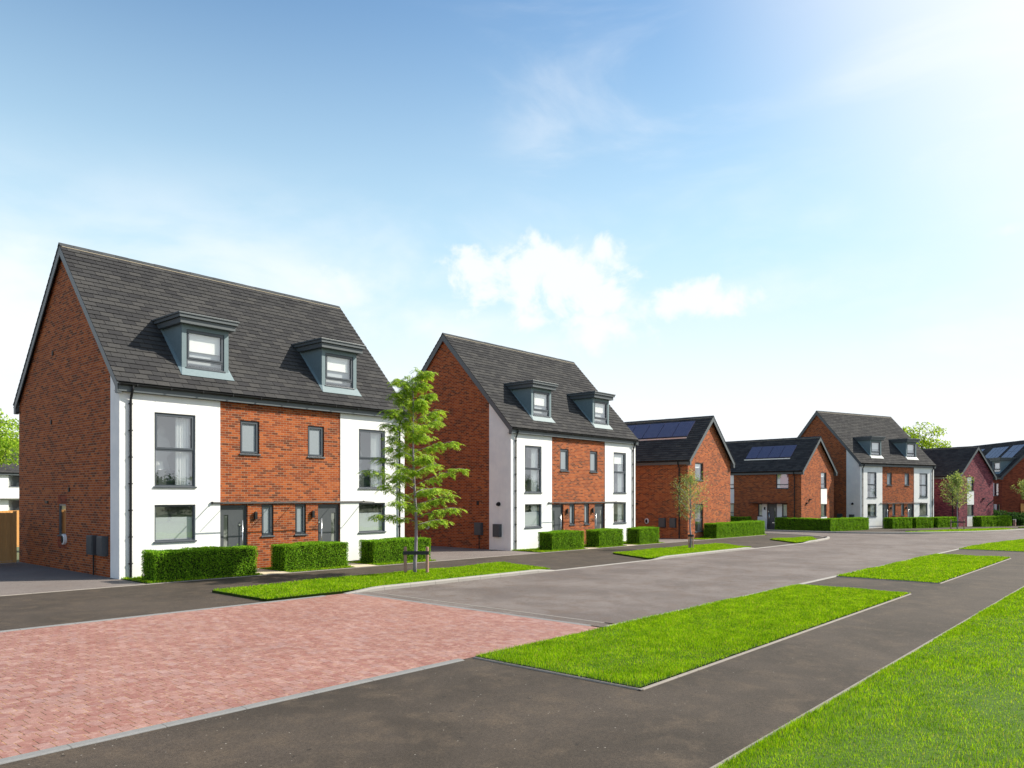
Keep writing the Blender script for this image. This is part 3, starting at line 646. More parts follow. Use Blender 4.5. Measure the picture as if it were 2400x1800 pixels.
def eaves(root, L0, L1, yb, ze, sgn, along='x', T=None, fas=.20, board=None):
    """fascia, soffit and gutter along one eave"""
    T = T or ((lambda x, y, z: (x, y, z)) if along == 'x' else (lambda x, y, z: (y, x, z)))
    f = MB()
    p = [(yb, ze-.035), (yb, ze-fas-.06), (yb+sgn*.03, ze-fas-.06), (yb+sgn*.03, ze-.02)]
    f.prism([T(L0, y, z) for y, z in p], Vector(T(L1-L0, 0, 0)))
    f.poly([T(L0, yb+sgn*.03, ze-fas-.04), T(L1, yb+sgn*.03, ze-fas-.04), T(L1, yb+sgn*.34, ze-fas-.04), T(L0, yb+sgn*.34, ze-fas-.04)])
    f.build('fascia', board or BOARD, root)
    g = MB(); n = 8; pts = []
    for k in range(n+1):
        a = math.pi+math.pi*k/n; pts.append((yb-sgn*.062+.056*math.cos(a), ze-.035+.056*math.sin(a)))
    for k in range(n): g.poly([T(L0, *pts[k]), T(L1, *pts[k]), T(L1, *pts[k+1]), T(L0, *pts[k+1])])
    for k in range(n): # inner skin
        q0 = (pts[k][0]*.0+yb-sgn*.062+.049*math.cos(math.pi+math.pi*k/n), ze-.033+.049*math.sin(math.pi+math.pi*k/n)); q1 = (yb-sgn*.062+.049*math.cos(math.pi+math.pi*(k+1)/n), ze-.033+.049*math.sin(math.pi+math.pi*(k+1)/n))
        g.poly([T(L0, *q0), T(L0, *q1), T(L1, *q1), T(L1, *q0)])
    for xe in (L0, L1): g.poly([T(xe, y, z) for y, z in pts])
    x = L0+.5
    while x < L1: g.box(*sorted((T(x, 0, 0)[0]-.012 if along == 'x' else T(0, yb-sgn*.125, 0)[0], T(x, 0, 0)[0]+.012 if along == 'x' else T(0, yb, 0)[0])), *sorted((T(0, yb-sgn*.125, 0)[1] if along == 'x' else x-.012, T(0, yb, 0)[1] if along == 'x' else x+.012)), ze-.10, ze-.03); x += 1.0
    g.build('gutter', BLACKP, root)

def downpipe(root, x, y, zt, yg, ax='x', zb=0.02):
    """pipe down the wall at x; y = pipe axis, yg = gutter axis"""
    T = (lambda a, c, z: (a, c, z)) if ax == 'x' else (lambda a, c, z: (c, a, z))
    b = MB(); b.tube([T(x, yg, zt), T(x, yg, zt-.12), T(x, y, zt-.42), T(x, y, zb)], .036, 10)
    c = b; z = zt-.55
    while z > .1: c.tube([T(x, y, z-.02), T(x, y, z+.02)], .046, 10); c.box(*sorted((T(x-.06, 0, 0)[0], T(x+.06, 0, 0)[0])) if ax == 'x' else sorted((T(0, y-.02, 0)[0], T(0, y+.03, 0)[0])), *(sorted((y-.015, y+.03)) if ax == 'x' else sorted((x-.06, x+.06))), z-.012, z+.012); z -= .78
    return b.build('downpipe', BLACKP, root)

# ------------------------------------------------------------------ three-storey pair of houses
HA_L, HA_D, HA_ZE, HA_ZR, HA_OH = 10.84, 8.8, 5.72, 10.66, 0.16
def white_return(root, rw):
    """front render panels that turn the corners by rw"""
    for side in (0, 1):
        b = MB(); e = 0.018
        holes = [(0.99, 2.26, 1.03, 2.15), (0.99, 2.26, 2.70, 4.94)] if side == 0 else [(8.60, 9.87, 1.03, 2.15), (8.60, 9.87, 2.70, 4.94)]
        x0, x1 = (-e, 3.08) if side == 0 else (7.76, HA_L+e)
        wall_grid(b, lambda u, d, z: (u+x0, -e+d, z), x1-x0, 0.0, 5.46, [(h[0]-x0, h[1]-x0, h[2], h[3]) for h in holes], .08)
        xi = 3.08 if side == 0 else 7.76
        b.poly([(xi, -e, 0), (xi, 0.02, 0), (xi, 0.02, 5.46), (xi, -e, 5.46)])
        xs_ = -e if side == 0 else HA_L+e
        kk = (HA_ZR-HA_ZE)/(HA_D/2+HA_OH); zt = lambda y: HA_ZE+kk*(y+HA_OH)-.10
        b.poly([(xs_, -e, 0), (xs_, rw, 0), (xs_, rw, zt(rw)), (xs_, -e, zt(-e))])
        xo = 0.02 if side == 0 else HA_L-.02
        b.poly([(xs_, rw, 0), (xo, rw, 0), (xo, rw, zt(rw)), (xs_, rw, zt(rw))])
        b.build('render_panel', RENDER, root)

def pent(b, x, D_, z0, ze, zr, mi=0):
    b.poly([(x, 0, z0), (x, D_, z0), (x, D_, ze), (x, D_/2, zr), (x, 0, ze)], mi)

def house_A(name, label, loc, rz, rw, styles, side):
    root = empty(name, loc, rz); tag(root, label, 'house', 'three-storey pairs of houses with dormers')
    L, Dp = HA_L, HA_D; kk = (HA_ZR-HA_ZE)/(Dp/2+HA_OH); zw = HA_ZE+kk*HA_OH-.10; zgr = HA_ZR-.10
    b = MB()
    bh = [(3.09, 4.05, 0.0, 2.12), (6.80, 7.75, 0.0, 2.12), (4.56, 5.01, 1.06, 2.14), (5.86, 6.30, 1.06, 2.14), (3.78, 4.48, 3.80, 4.91), (6.37, 7.06, 3.80, 4.91)]
    wall_grid(b, lambda u, d, z: (u+3.07, d, z), 4.70, 0, 5.46, [(h[0]-3.07, h[1]-3.07, h[2], h[3]) for h in bh], .09)
    # left gable, with its one window when asked for, right gable, back
    sh = side.get('hole'); 
    if sh:
        wall_grid(b, lambda u, d, z: (d, Dp-u, z), Dp, 0, zw, [(Dp-sh[1], Dp-sh[0], sh[2], sh[3])], .10)
        b.poly([(0, Dp, zw), (0, Dp/2, zgr), (0, 0, zw)])
    else: pent(b, 0, Dp, 0, zw, zgr)
    b.poly([(L, 0, 0), (L, Dp, 0), (L, Dp, zw), (L, Dp/2, zgr), (L, 0, zw)])
    b.poly([(L, Dp, 0), (0, Dp, 0), (0, Dp, zw), (L, Dp, zw)])
    b.build('wall', BRICK, root)
    white_return(root, rw)
    roof, c, sn, S, k = gable_roof(root, -.15, L+.14, Dp, HA_ZE, HA_ZR, HA_OH, 'x')
    eaves(root, -.11, L+.10, -HA_OH, HA_ZE, 1); eaves(root, -.11, L+.10, Dp+HA_OH, HA_ZE, -1)
    downpipe(root, .28, -.07, HA_ZE-.05, -HA_OH-.06); downpipe(root, L-.28, -.07, HA_ZE-.05, -HA_OH-.06)
    # windows: ground, tall first floor, small ones, narrow ones by the doors
    st = styles
    for x in (0.99, 8.60):
        i = 0 if x < 5 else 1
        window(root, (x, -.018, 1.03), 0, 1.27, 1.12, (), sash='', style=st[i][0])
        window(root, (x, -.018, 2.70), 0, 1.27, 2.24, (1.12,), sash='1', style=st[i][1])
    window(root, (3.78, 0, 3.80), 0, .70, 1.11, (), frost=True, sash='0'); window(root, (6.37, 0, 3.80), 0, .69, 1.11, (), frost=True, sash='0')
    window(root, (4.56, 0, 1.06), 0, .45, 1.08, (), frost=True, sash='0'); window(root, (5.86, 0, 1.06), 0, .44, 1.08, (), frost=True, sash='0')
    door(root, (3.09, 0, 0), 0, .96, 2.12, True); door(root, (6.80, 0, 0), 0, .95, 2.12, False)
    for x in (4.31, 6.55):
        q = MB(); q.box(x-.05, x+.05, -.10, -.025, 1.64, 1.88); q.box(x-.03, x+.03, -.026, -.001, 1.70, 1.82); q.tube([(x, -.062, 1.87), (x, -.062, 1.90)], .03, 10); q.build('wall_lamp', BLACKP, root, bevel=.006)
    # canopy: a long glass blade in a dark frame on brackets
    cz = 2.20; q = MB(); q.tube([(2.79, -.06, cz), (8.79, -.06, cz)], .022, 8); q.tube([(2.79, -.70, cz-.02), (8.79, -.70, cz-.02)], .016, 8)
    for x in (2.79, 8.79): q.tube([(x, -.02, cz), (x, -.70, cz-.02)], .016, 8); q.tube([(x, -.06, cz-.035), (x, -.06, cz+.035)], .035, 10)
    cf = q.build('canopy', BLACKP, root)
    g = MB(); g.poly([(2.80, -.70, cz-.006), (8.78, -.70, cz-.006), (8.78, -.05, cz+.012), (2.80, -.05, cz+.012)]); g.build('canopy_glass', CANG, cf)
    for x in (3.08+.25, 5.05, 5.80, 7.76-.2):
        q = MB(); q.tube([(x, -.66, cz-.012), (x, -.04, cz-.012)], .012, 6); q.tube([(x, -.04, cz+.0), (x, -.0, cz+.0)], .045, 8); q.build('bracket', BLACKP, cf)
    # two dormers on the front slope
    for x0 in (2.05, 7.28):
        dormer(roof, x0, 0.45, 1.57, 6.38, 7.84, HA_ZE, kk, HA_OH, 'B' if x0 < 5 else 'b')
    return root

def dormer(roof, x0, yd, wd, zb, zt, ze, k, oh, style, T=None, parent=None):
    """flat-topped dormer; roof surface z = ze + k (y + oh)"""
    ry = lambda z: (z-ze)/k-oh
    x1 = x0+wd; b = MB(); e = 0.12
    wz0, wz1 = zb+.11, zt-.14
    wall_grid(b, lambda u, d, z: (x0+u, yd+d, z), wd, zb-.05, zt, [(.15, wd-.15, wz0, wz1)], .06)
    for x in (x0, x1): b.poly([(x, yd, zb-.08), (x, ry(zt)+.15, zt), (x, yd, zt)])
    o = b.build('dormer', LEAD, roof)
    # lead apron and flared cheek flashings lying on the slope
    f = MB(); nz = .035
    zz = lambda y: ze+k*(y+oh)+nz
    f.prism([(x0-.10, yd-.20, zz(yd-.20)), (x1+.10, yd-.20, zz(yd-.20)), (x1, yd-.002, zz(yd)+.05), (x0, yd-.002, zz(yd)+.05)], (0, -.012, .012))
    for x, sg in ((x0, -1), (x1, 1)):
        yt = ry(zt-.05)
        f.prism([(x, yd-.002, zz(yd)+.05), (x+sg*.10, yd-.20, zz(yd-.20)), (x+sg*.08, yt, zz(yt)), (x, yt, zz(yt)+.04)], (0, -.008, .008))
    f.build('flashing', LEAD, o)
    # stepped flat roof
    s = MB(); yb = ry(zt+.30)+.1
    s.box(x0-.14, x1+.14, yd-.20, yb, zt, zt+.17); s.box(x0-.20, x1+.20, yd-.27, yb, zt+.172, zt+.27)
    s.box(x0-.23, x1+.23, yd-.30, yb, zt+.272, zt+.325)
    s.build('dormer_roof', BOARD, o, bevel=.008)
    w = wd-.30; h = wz1-wz0
    wn = window(o, (x0+.15, yd, wz0), 0, w, h, (.27,), sash='1', style='', depth=.03, sill=True, name='window_frame', room=0)
    for ch in list(wn.children):                              # keep three levels: pane, sill beside the frame
        ch.parent = o; ch.location = wn.location
    rm = MB(); y0, y1 = yd+.10, yd+.48
    rm.poly([(x0+.02, y1, wz0-.05), (x1-.02, y1, wz0-.05), (x1-.02, y1, zt-.03), (x0+.02, y1, zt-.03)])
    for x in (x0+.025, x1-.025): rm.poly([(x, y0, wz0-.05), (x, y1, wz0-.05), (x, y1, zt-.03), (x, y0, zt-.03)])
    for z in (wz0-.05, zt-.03): rm.poly([(x0+.02, y0, z), (x1-.02, y0, z), (x1-.02, y1, z), (x0+.02, y1, z)])
    rm.build('room_interior', ROOM, o)
    MB().box(x0+.03, x1-.03, yd+.20, yd+.204, wz0-.04, zt-.04).build('net_curtain', CURTG, o)
    MB().box(x0+.2, x1-.2-(.12 if style == 'b' else 0), yd+.13, yd+.136, wz0+h*(.45 if style == 'B' else .5), wz1).build('blind_or_reflection', BLIND, o)
    return o

def meter_box(root, y0, y1, z0, z1, x=0.0, pipe=False, m=ANTH):
    """box on the left side wall"""
    b = MB(); b.box(x-.17, x-.001, y0, y1, z0, z1); b.box(x-.185, x-.171, y0+.02, y1-.02, z0+.03, z1-.03)
    o = b.build('meter_box', m, root, bevel=.01)
    if pipe: q = MB(); q.tube([(x-.05, (y0+y1)/2, z0), (x-.05, (y0+y1)/2, 0.01)], .022, 8); q.build('supply_pipe', BLACKP, o)
def vent(root, y, z, w=.09, h=.14, x=0.0, name='wall_vent'):
    b = MB(); b.box(x-.03, x-.001, y-w/2, y+w/2, z-h/2, z+h/2)
    for k in range(3): b.box(x-.042, x-.031, y-w/2, y+w/2, z-h/2+.01+k*h/3, z-h/2+.03+k*h/3)
    b.build(name, BLACKP, root)
def ev_charger(root, y, z, x=0.0):
    n = 20; b = MB()
    for dx, rx, rz_, m in ((.10, .13, .17, 0), (.135, .085, .13, 1)):
        P = [(x-.001 if m == 0 else x-.101, y+rx*math.cos(2*math.pi*k/n), z+rz_*math.sin(2*math.pi*k/n)) for k in range(n)]
        b.prism(P, (-(dx if m == 0 else .022), 0, 0), m)
    b.build('car_charger', [WPLAS, BLACKP], root, bevel=.015)
def round_lamp(root, y, z, x=0.0):
    b = MB(); b.tube([(x, y, z), (x-.05, y, z)], .10, 16); b.tube([(x-.05, y, z), (x-.14, y, z-.02)], [.05, .07], 12); b.build('flood_lamp', BLACKP, root)
def house_B(name, label, loc, rz, brick, mirrored=False, Dp=9.0, W=6.0, ZE=4.85, ZR=7.76, solar=None, gable='two', entry=True, group='two-storey gable-fronted houses', white_stack=True, tilemat=None, side_win=True, farstack=False):
    root = empty(name, loc, rz); tag(root, label, 'house', group)
    oh = .20; k = (ZR-ZE)/(W/2+oh); zw = ZE+k*oh-.1; zg = ZR-.1
    b = MB()
    if gable == 'plain': gh = [(.95, 2.05, 3.62, 4.72), (.95, 2.05, .40, 2.15)]
    else:
        x0 = 3.54 if not mirrored else 1.46; gh = [(x0, x0+1.06, 3.44, 4.78), (x0, x0+1.06, 1.05, 2.09)]
    wall_grid(b, lambda u, d, z: (u, d, z), W, 0, zw, gh, .10); b.poly([(0, 0, zw), (W, 0, zw), (W/2, 0, zg)])
    sh = []
    if entry: sh = [(1.10, 2.20, 3.40, 4.66), (2.10, 3.00, 0.0, 2.12), (1.22, 1.66, 1.08, 2.12), (3.44, 3.84, 1.08, 2.12)]
    if farstack: sh += [(6.13, 6.75, 3.43, 4.66), (6.13, 6.75, .96, 2.12)]
    wall_grid(b, lambda u, d, z: (d, Dp-u, z), Dp, 0, zw, [(Dp-h[1], Dp-h[0], h[2], h[3]) for h in sh], .10)
    b.poly([(W, 0, 0), (W, Dp, 0), (W, Dp, zw), (W, 0, zw)])
    b.poly([(W, Dp, 0), (0, Dp, 0), (0, Dp, zw), (W/2, Dp, zg), (W, Dp, zw)])
    b.build('wall', brick, root)
    roof, c, sn, S, kk = gable_roof(root, -.26, Dp+.2, W, ZE, ZR, oh, 'y', tilemat, mort=True)
    eaves(root, -.24, Dp+.18, -oh, ZE, 1, 'y'); eaves(root, -.24, Dp+.18, W+oh, ZE, -1, 'y')
    downpipe(root, .55, -.07, ZE-.05, -oh-.06, 'y')
    for i, (a, c_, p, q) in enumerate(gh):
        window(root, (a, 0, p), 0, c_-a, q-p, (.36,) if (i == 0 and gable != 'plain') else ((.75,) if (gable == 'plain' and i == 1) else ()), sash='', style=('b' if i == 0 else 'r'), depth=.07)
    if gable != 'plain' and white_stack:
        q = MB(); a = gh[0][0]-.04; e = gh[0][1]+.04
        q.box(a, e, -.02, .02, 2.10, 3.40); q.build('render_panel', RENDER, root); q = MB(); q.box(a, e, -.02, .02, 0.0, 1.01); q.build('render_panel', RENDER, root)
    R90 = -math.pi/2
    if entry:
        q = MB(); q.box(-.02, .02, 3.00, 3.44, 0.0, 2.12); q.box(-.02, .02, 3.441, 3.86, 0.0, 1.06); q.build('render_panel', RENDER, root); q = MB(); q.box(-.02, .02, 1.66, 2.10, 0.0, 2.12); q.box(-.02, .02, 1.20, 1.66, 0.0, 1.06); q.build('render_panel', RENDER, root)
        door(root, (0, 3.0, 0), R90, .90, 2.12, False)
        window(root, (0, 1.66, 1.08), R90, .44, 1.04, (), style='F', depth=.07); window(root, (0, 3.84, 1.08), R90, .40, 1.04, (), style='F', depth=.07)
        window(root, (0, 2.20, 3.40), R90, 1.10, 1.26, (.34,), style='PL', depth=.07)
        q = MB(); q.box(-.62, 0.0, 1.15, 4.45, 2.17, 2.21); q.build('canopy', BLACKP, root)
        q = MB(); q.box(-.10, -.021, 3.14, 3.24, 1.62, 1.86); q.build('wall_lamp', BLACKP, root, bevel=.006)
    if farstack:
        for (p, q_) in ((3.43, 1.23), (.96, 1.16)): window(root, (0, 6.75, p), R90, .62, q_, (.35,), style='F', depth=.07)
        MB().box(-.02, .02, 6.11, 6.77, 2.14, 3.39).build('render_panel', RENDER, root)
    if solar:
        n, ys, xlo, xhi, pw = solar; cc, ss = c, sn
        for i in range(n):
            y0 = ys+i*pw; y1 = y0+pw-.04
            z = lambda x: ZE+kk*(x+oh)+.09
            q = MB(); q.prism([(xlo, y0, z(xlo)), (xhi, y0, z(xhi)), (xhi, y1, z(xhi)), (xlo, y1, z(xlo))], (.02, 0, -.035)); q.build('solar_panel', SOLAR, roof)
        q = MB(); z = ZE+kk*(xlo-.10+oh)+.10; q.box(xlo-.14, xlo-.06, ys-.02, ys+n*pw+.02, z-.10, z-.02); q.build('panel_rail', ALU, roof)
    return root, roof, kk, c, sn

rotF = R(-19.33)
hA1 = house_A('semi_detached_house', 'nearest three-storey house pair, brick centre between white panels, two dormers, tall brick gable at left', (9.24, 23.03, gz(9.24)), 0, .62,
              [('N', 'Rl'), ('N', 'Rl')], dict(hole=(4.20, 4.85, 1.12, 2.15)))
R90 = -math.pi/2
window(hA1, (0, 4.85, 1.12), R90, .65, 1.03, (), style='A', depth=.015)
MB().box(-.004, .03, 4.12, 4.93, 2.17, 2.45).build('brick_band', BRICK_R, hA1); MB().box(-.004, .03, 4.12, 4.93, .72, 1.07).build('brick_band', BRICK_R, hA1)
meter_box(hA1, 1.58, 2.02, .63, 1.22, pipe=True); meter_box(hA1, .80, 1.24, .63, 1.22)
ev_charger(hA1, 4.22, 1.00); vent(hA1, 5.50, 4.90); vent(hA1, 3.90, 2.62); vent(hA1, 5.35, 7.21); vent(hA1, 5.9, 2.2, .22, .09, name='side_lamp')
hA2 = house_A('semi_detached_house', 'second three-storey house pair from the left, with a round black lamp on its white corner', (26.6, 23.03, gz(26.6)), 0, 1.35,
              [('NR', 'Rp'), ('LR', 'bR')], {})
meter_box(hA2, 1.75, 2.2, .66, 1.26, pipe=True); meter_box(hA2, .55, .98, .62, 1.22, x=-.018); round_lamp(hA2, .72, 2.16, x=-.018); vent(hA2, 2.1, 2.2, .14, .2); ev_charger(hA2, 5.6, 1.0)
hA3 = house_A('semi_detached_house', 'furthest three-storey house pair with dormers, rising behind the corner hedge on the bend', (69.89, 20.24, gz(69.89)), rotF, 1.35,
              [('R', 'RL'), ('L', 'RL')], {})
meter_box(hA3, 1.75, 2.2, .66, 1.26); meter_box(hA3, .55, .98, .62, 1.22, x=-.018); round_lamp(hA3, .72, 2.16, x=-.018)

hB1 = house_B('detached_house', 'red brick gable-fronted house with a row of solar panels beside the second white house', (42.28, 22.25, gz(42.28)), 0, BRICK, Dp=10.5, solar=(7, .85, 1.50, 2.62, 1.10), gable='plain', entry=False)[0]
ev_charger(hB1, 2.85, 1.05); meter_box(hB1, 1.50, 1.95, .68, 1.28); meter_box(hB1, .78, 1.18, .68, 1.28); vent(hB1, 3.6, 2.15, .2, .09, name='side_lamp')
hB2 = house_B('detached_house', 'red brick house at the side road corner, front door between white panels, four solar panels', (62.2, 22.55, gz(62.2)), R(-6.16), BRICK, Dp=10.5, solar=(4, 1.45, 1.05, 2.2, 1.05), farstack=True)[0]
for xx, zz_ in ((.9, 2.2), (1.5, 2.5)):
    q = MB(); q.box(xx-.12, xx+.12, -.12, -.001, zz_-.05, zz_+.05); q.build('wall_lamp', BLACKP, hB2)
hB3 = house_B('detached_house', 'purple brick house with a dark roof and white panels under its windows', (82.6, 15.03, gz(82.6)), R(-19.3), BRICK_P, mirrored=True, Dp=10.0, entry=False)[0]
q = MB(); q.tube([(4.9, -.02, 2.0), (5.6, -.22, 2.5)], .05, 8); q.build('wall_lamp', BLACKP, hB3)
q = MB(); q.box(4.1, 4.35, -.12, -.001, 2.62, 2.74); q.build('wall_lamp', BLACKP, hB3)

# house seen end-on at the far right: long roof with solar arrays and a side dormer
def house_C():
    root = empty('detached_house', (93.8, 13.1, gz(93.8)), R(-51.9)); tag(root, 'deep red brick house at the right edge with split solar panels and a side dormer', 'house', 'two-storey gable-fronted houses')
    W, Dp, ZE, ZR, oh = 7.4, 12.0, 5.05, 8.98, .2; k = (ZR-ZE)/(W/2+oh); zw = ZE+k*oh-.1; zg = ZR-.1
    b = MB(); gh = [(2.9, 3.9, 3.3, 4.6)]; wall_grid(b, lambda u, d, z: (u, d, z), W, 0, zw, gh, .1); b.poly([(0, 0, zw), (W, 0, zw), (W/2, 0, zg)])
    sh = [(.62, 1.30, 3.05, 4.35), (.40, .85, 1.0, 2.15), (1.30, 2.15, 0, 2.15)]
    wall_grid(b, lambda u, d, z: (d, Dp-u, z), Dp, 0, zw, [(Dp-h[1], Dp-h[0], h[2], h[3]) for h in sh], .1)
    b.poly([(W, 0, 0), (W, Dp, 0), (W, Dp, zw), (W, 0, zw)]); b.poly([(W, Dp, 0), (0, Dp, 0), (0, Dp, zw), (W/2, Dp, zg), (W, Dp, zw)]); b.build('wall', BRICK_R, root)
    roof, c, sn, S, kk = gable_roof(root, -.26, Dp+.2, W, ZE, ZR, oh, 'y', None, mort=False, board=ANTH)
    eaves(root, -.24, Dp+.18, -oh, ZE, 1, 'y'); eaves(root, -.24, Dp+.18, W+oh, ZE, -1, 'y')
    window(root, (2.9, 0, 3.3), 0, 1.0, 1.3, (.35,), style='b', depth=.07)
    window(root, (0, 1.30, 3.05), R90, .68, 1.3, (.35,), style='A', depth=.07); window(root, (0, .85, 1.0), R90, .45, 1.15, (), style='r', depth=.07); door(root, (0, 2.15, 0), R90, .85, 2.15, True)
    q = MB(); q.box(-.02, .02, 1.33, 1.95, 3.0, 4.4); q.box(-.02, .02, .87, 1.29, 0, 2.15); q.box(-.02, .02, .38, .87, 0, .96); q.build('render_panel', RENDER, root)
    z = lambda x: ZE+kk*(x+oh)+.09
    for xa, xb, y0, n in ((1.75, 2.45, 1.2, 2), (2.47, 3.15, 1.2, 2), (1.9, 3.1, 4.0, 4), (1.9, 3.1, 8.6, 4)):
        for i in range(n):
            pw = 1.1 if n == 2 else .75
            q = MB(); q.prism([(xa, y0+i*pw, z(xa)), (xb, y0+i*pw, z(xb)), (xb, y0+i*pw+pw-.05, z(xb)), (xa, y0+i*pw+pw-.05, z(xa))], (.02, 0, -.035)); q.build('solar_panel', SOLAR, roof)
    # dormer facing left (-x): built on the front-facing pattern and turned
    holder = dormer(roof, 0, .25, 1.5, 5.45, 6.75, ZE, kk, oh, 'B'); holder.rotation_euler = (0, 0, R90); holder.location = (0, 2.1, 0)
    meter_box(root, 4.9, 5.3, .65, 1.2)
    for x in (.75, 1.35): q = MB(); q.box(x-.22, x+.22, -.16, -.001, .7, 1.3); q.build('meter_box', ANTH, root, bevel=.01)
    q = MB(); q.box(2.35, 2.6, -.1, -.001, 2.35, 2.45); q.build('wall_lamp', BLACKP, root)
    return root
hC = house_C()
def house_W():
    ang = R(12); root = empty('white_house', (15.2, 90.5, gz(15)-.2), ang); tag(root, 'distant white rendered house with a dark roof behind the left timber fence', 'house')
    L, Dp, ZE, ZR, oh = 22, 8, 5.05, 9.0, .3; b = MB(); hs = [(x+d, x+d+1.25, z, z+h) for x in (1.5, 6.5, 11, 16) for d in (0,) for z, h in ((3.55, 1.25), (.9, 1.25))]+[(9.2, 10.1, 0, 2.1), (14.2, 15.1, 0, 2.1)]
    wall_grid(b, lambda u, d, z: (u, d, z), L, 0, 5.0, hs, .09)
    pent(b, 0, Dp, 0, 5.1, 8.9); pent(b, L, Dp, 0, 5.1, 8.9); b.poly([(0, Dp, 0), (L, Dp, 0), (L, Dp, 5.1), (0, Dp, 5.1)]); b.build('wall', RENDER, root)
    gable_roof(root, -.25, L+.25, Dp, ZE, ZR, oh, 'x', None); eaves(root, -.2, L+.2, -oh, ZE, 1)
    for a, c, p, q in hs[:8]: window(root, (a, 0, p), 0, c-a, q-p, (), style='L', depth=.06)
    for a, c, p, q in hs[8:]: door(root, (a, 0, 0), 0, .9, 2.1, True)
    q = MB(); q.box(.4, 21.5, -.6, 0, 2.28, 2.33); q.build('canopy', BLACKP, root)
house_W()

# ------------------------------------------------------------------ hedges
def leaf_cards(C, size, rng_, up=0.35, aspect=0.5, norm=None):
    """diamond leaves at points C (n,3)"""
    n = len(C); d1 = rng_.normal(size=(n, 3)); d1[:, 2] += up; d1 /= np.linalg.norm(d1, axis=1)[:, None]
    q = rng_.normal(size=(n, 3))
    if norm is not None: q = np.cross(d1, norm+rng_.normal(size=(n, 3))*.7)
    else: q = np.cross(d1, q)
    q /= np.linalg.norm(q, axis=1)[:, None]+1e-9
    s = (size*rng_.uniform(.65, 1.35, n))[:, None]
    V = np.stack([C-d1*s*.5, C+q*s*aspect*.5, C+d1*s*.5, C-q*s*aspect*.5], 1).reshape(-1, 3)
    return V, np.arange(n*4).reshape(n, 4)
def hedge(label, x0, x1, y0, y1, h, rot=0.0, origin=None, leaf=0.038, dens=3000, group='clipped hedges in front of the houses', z0=None, taper=0.03):
    ox, oy = origin or ((x0+x1)/2, (y0+y1)/2); L, W_ = x1-x0, y1-y0
    root = empty('hedge', (ox, oy, gz(ox) if z0 is None else z0), rot); tag(root, label, 'hedge', group)
    ins = .05; ny = 8; nx = max(6, int(L/.3)); b = MB()
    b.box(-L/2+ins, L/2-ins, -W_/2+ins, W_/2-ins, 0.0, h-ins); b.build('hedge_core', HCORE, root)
    A = [('f', L*h), ('k', L*h), ('l', W_*h), ('r', W_*h), ('t', L*W_*1.25)]; tot = sum(a for _, a in A); N = int(tot*dens); pts = []; nrm = []
    for fkey, a in A:
        n = int(N*a/tot); u = rng.uniform(-.5, .5, n); v = rng.random(n); dd = np.abs(rng.normal(0, .035, n))-.012+.010*np.sin(u*L*4.1+v*5)+.010*np.sin(u*L*11.3+2*v)+.012*np.sin(v*h*9+u*3)
        if fkey in 'fk': sg = -1 if fkey == 'f' else 1; p = np.stack([u*L, sg*(W_/2-dd), v*h], 1); nn = (0, sg, 0)
        elif fkey in 'lr': sg = -1 if fkey == 'l' else 1; p = np.stack([sg*(L/2-dd), u*W_, v*h], 1); nn = (sg, 0, 0)
        else: p = np.stack([u*L, (v-.5)*W_, h-dd+.02*np.sin(u*L*3.3+1.3)+.012*np.sin(u*L*9+v*5)], 1); nn = (0, 0, 1)
        pts.append(p); nrm.append(np.tile(nn, (n, 1)))
    ns = int(L*26); sp = np.stack([rng.uniform(-.5, .5, ns)*L, rng.uniform(-.5, .5, ns)*W_, h+np.abs(rng.normal(0, .045, ns))], 1); pts.append(sp); nrm.append(np.tile((0, 0, 1), (ns, 1)))
    C = np.concatenate(pts); nr = np.concatenate(nrm).astype(float)
    V, F = leaf_cards(C, leaf, rng, .3, .55, nr)
    mesh_np('foliage', V, F, HEDGE, root); return root
hl = 'clipped green hedge '
hedge(hl+'under the left white panel of the nearest house, longest of its three', 9.48, 12.62, 21.30, 22.15, .86)
hedge(hl+'before the brick centre of the nearest house, beside a cream path', 13.72, 16.22, 21.50, 22.35, .86)
hedge(hl+'behind the tall staked tree, at the right end of the nearest house', 17.42, 20.20, 21.60, 22.45, .86)
hedge(hl+'at the white left corner of the second house', 27.45, 29.95, 21.25, 22.10, .88)
hedge(hl+'before the brick centre of the second house', 31.25, 33.45, 21.25, 22.10, .88)
hedge(hl+'at the right end of the second house beside the wide drive', 34.95, 37.0, 21.20, 22.05, .88)
hedge(hl+'before the gable of the house with the long row of solar panels', 44.0, 51.4, 21.15, 22.05, .95)
def seg(label, x0, y0, x1, y1, w=.85, h=.95, side=1):
    L = math.hypot(x1-x0, y1-y0); a = math.atan2(y1-y0, x1-x0); cx, cy = (x0+x1)/2-math.sin(a)*w/2*side, (y0+y1)/2+math.cos(a)*w/2*side
    return hedge(label, 0, L, 0, w, h, a, (cx, cy), leaf=.055, dens=1700)
seg('shaded side hedge running back from the corner to the front door between white panels', 61.05, 24.3, 60.75, 19.75, h=1.0)
seg('sunlit corner hedge before the gable of the brick house on the side road corner', 61.6, 19.72, 67.2, 18.75, h=1.0)
seg('dark hedge far back along the side road, seen over another hedge', 61.0, 30.5, 60.9, 26.6, h=1.0)
seg('hedge at the left of three before the furthest three-storey house', 71.2, 17.95, 73.9, 17.05, h=.95)
seg('hedge in the middle of three before the furthest three-storey house', 74.5, 16.85, 76.9, 16.0, h=.95)
seg('hedge just behind the small staked tree before the purple wall', 77.5, 15.75, 80.4, 14.75, h=.95)
seg('rightmost clipped hedge, before the right half of the purple gable', 83.5, 13.3, 88.2, 11.5, h=1.0)

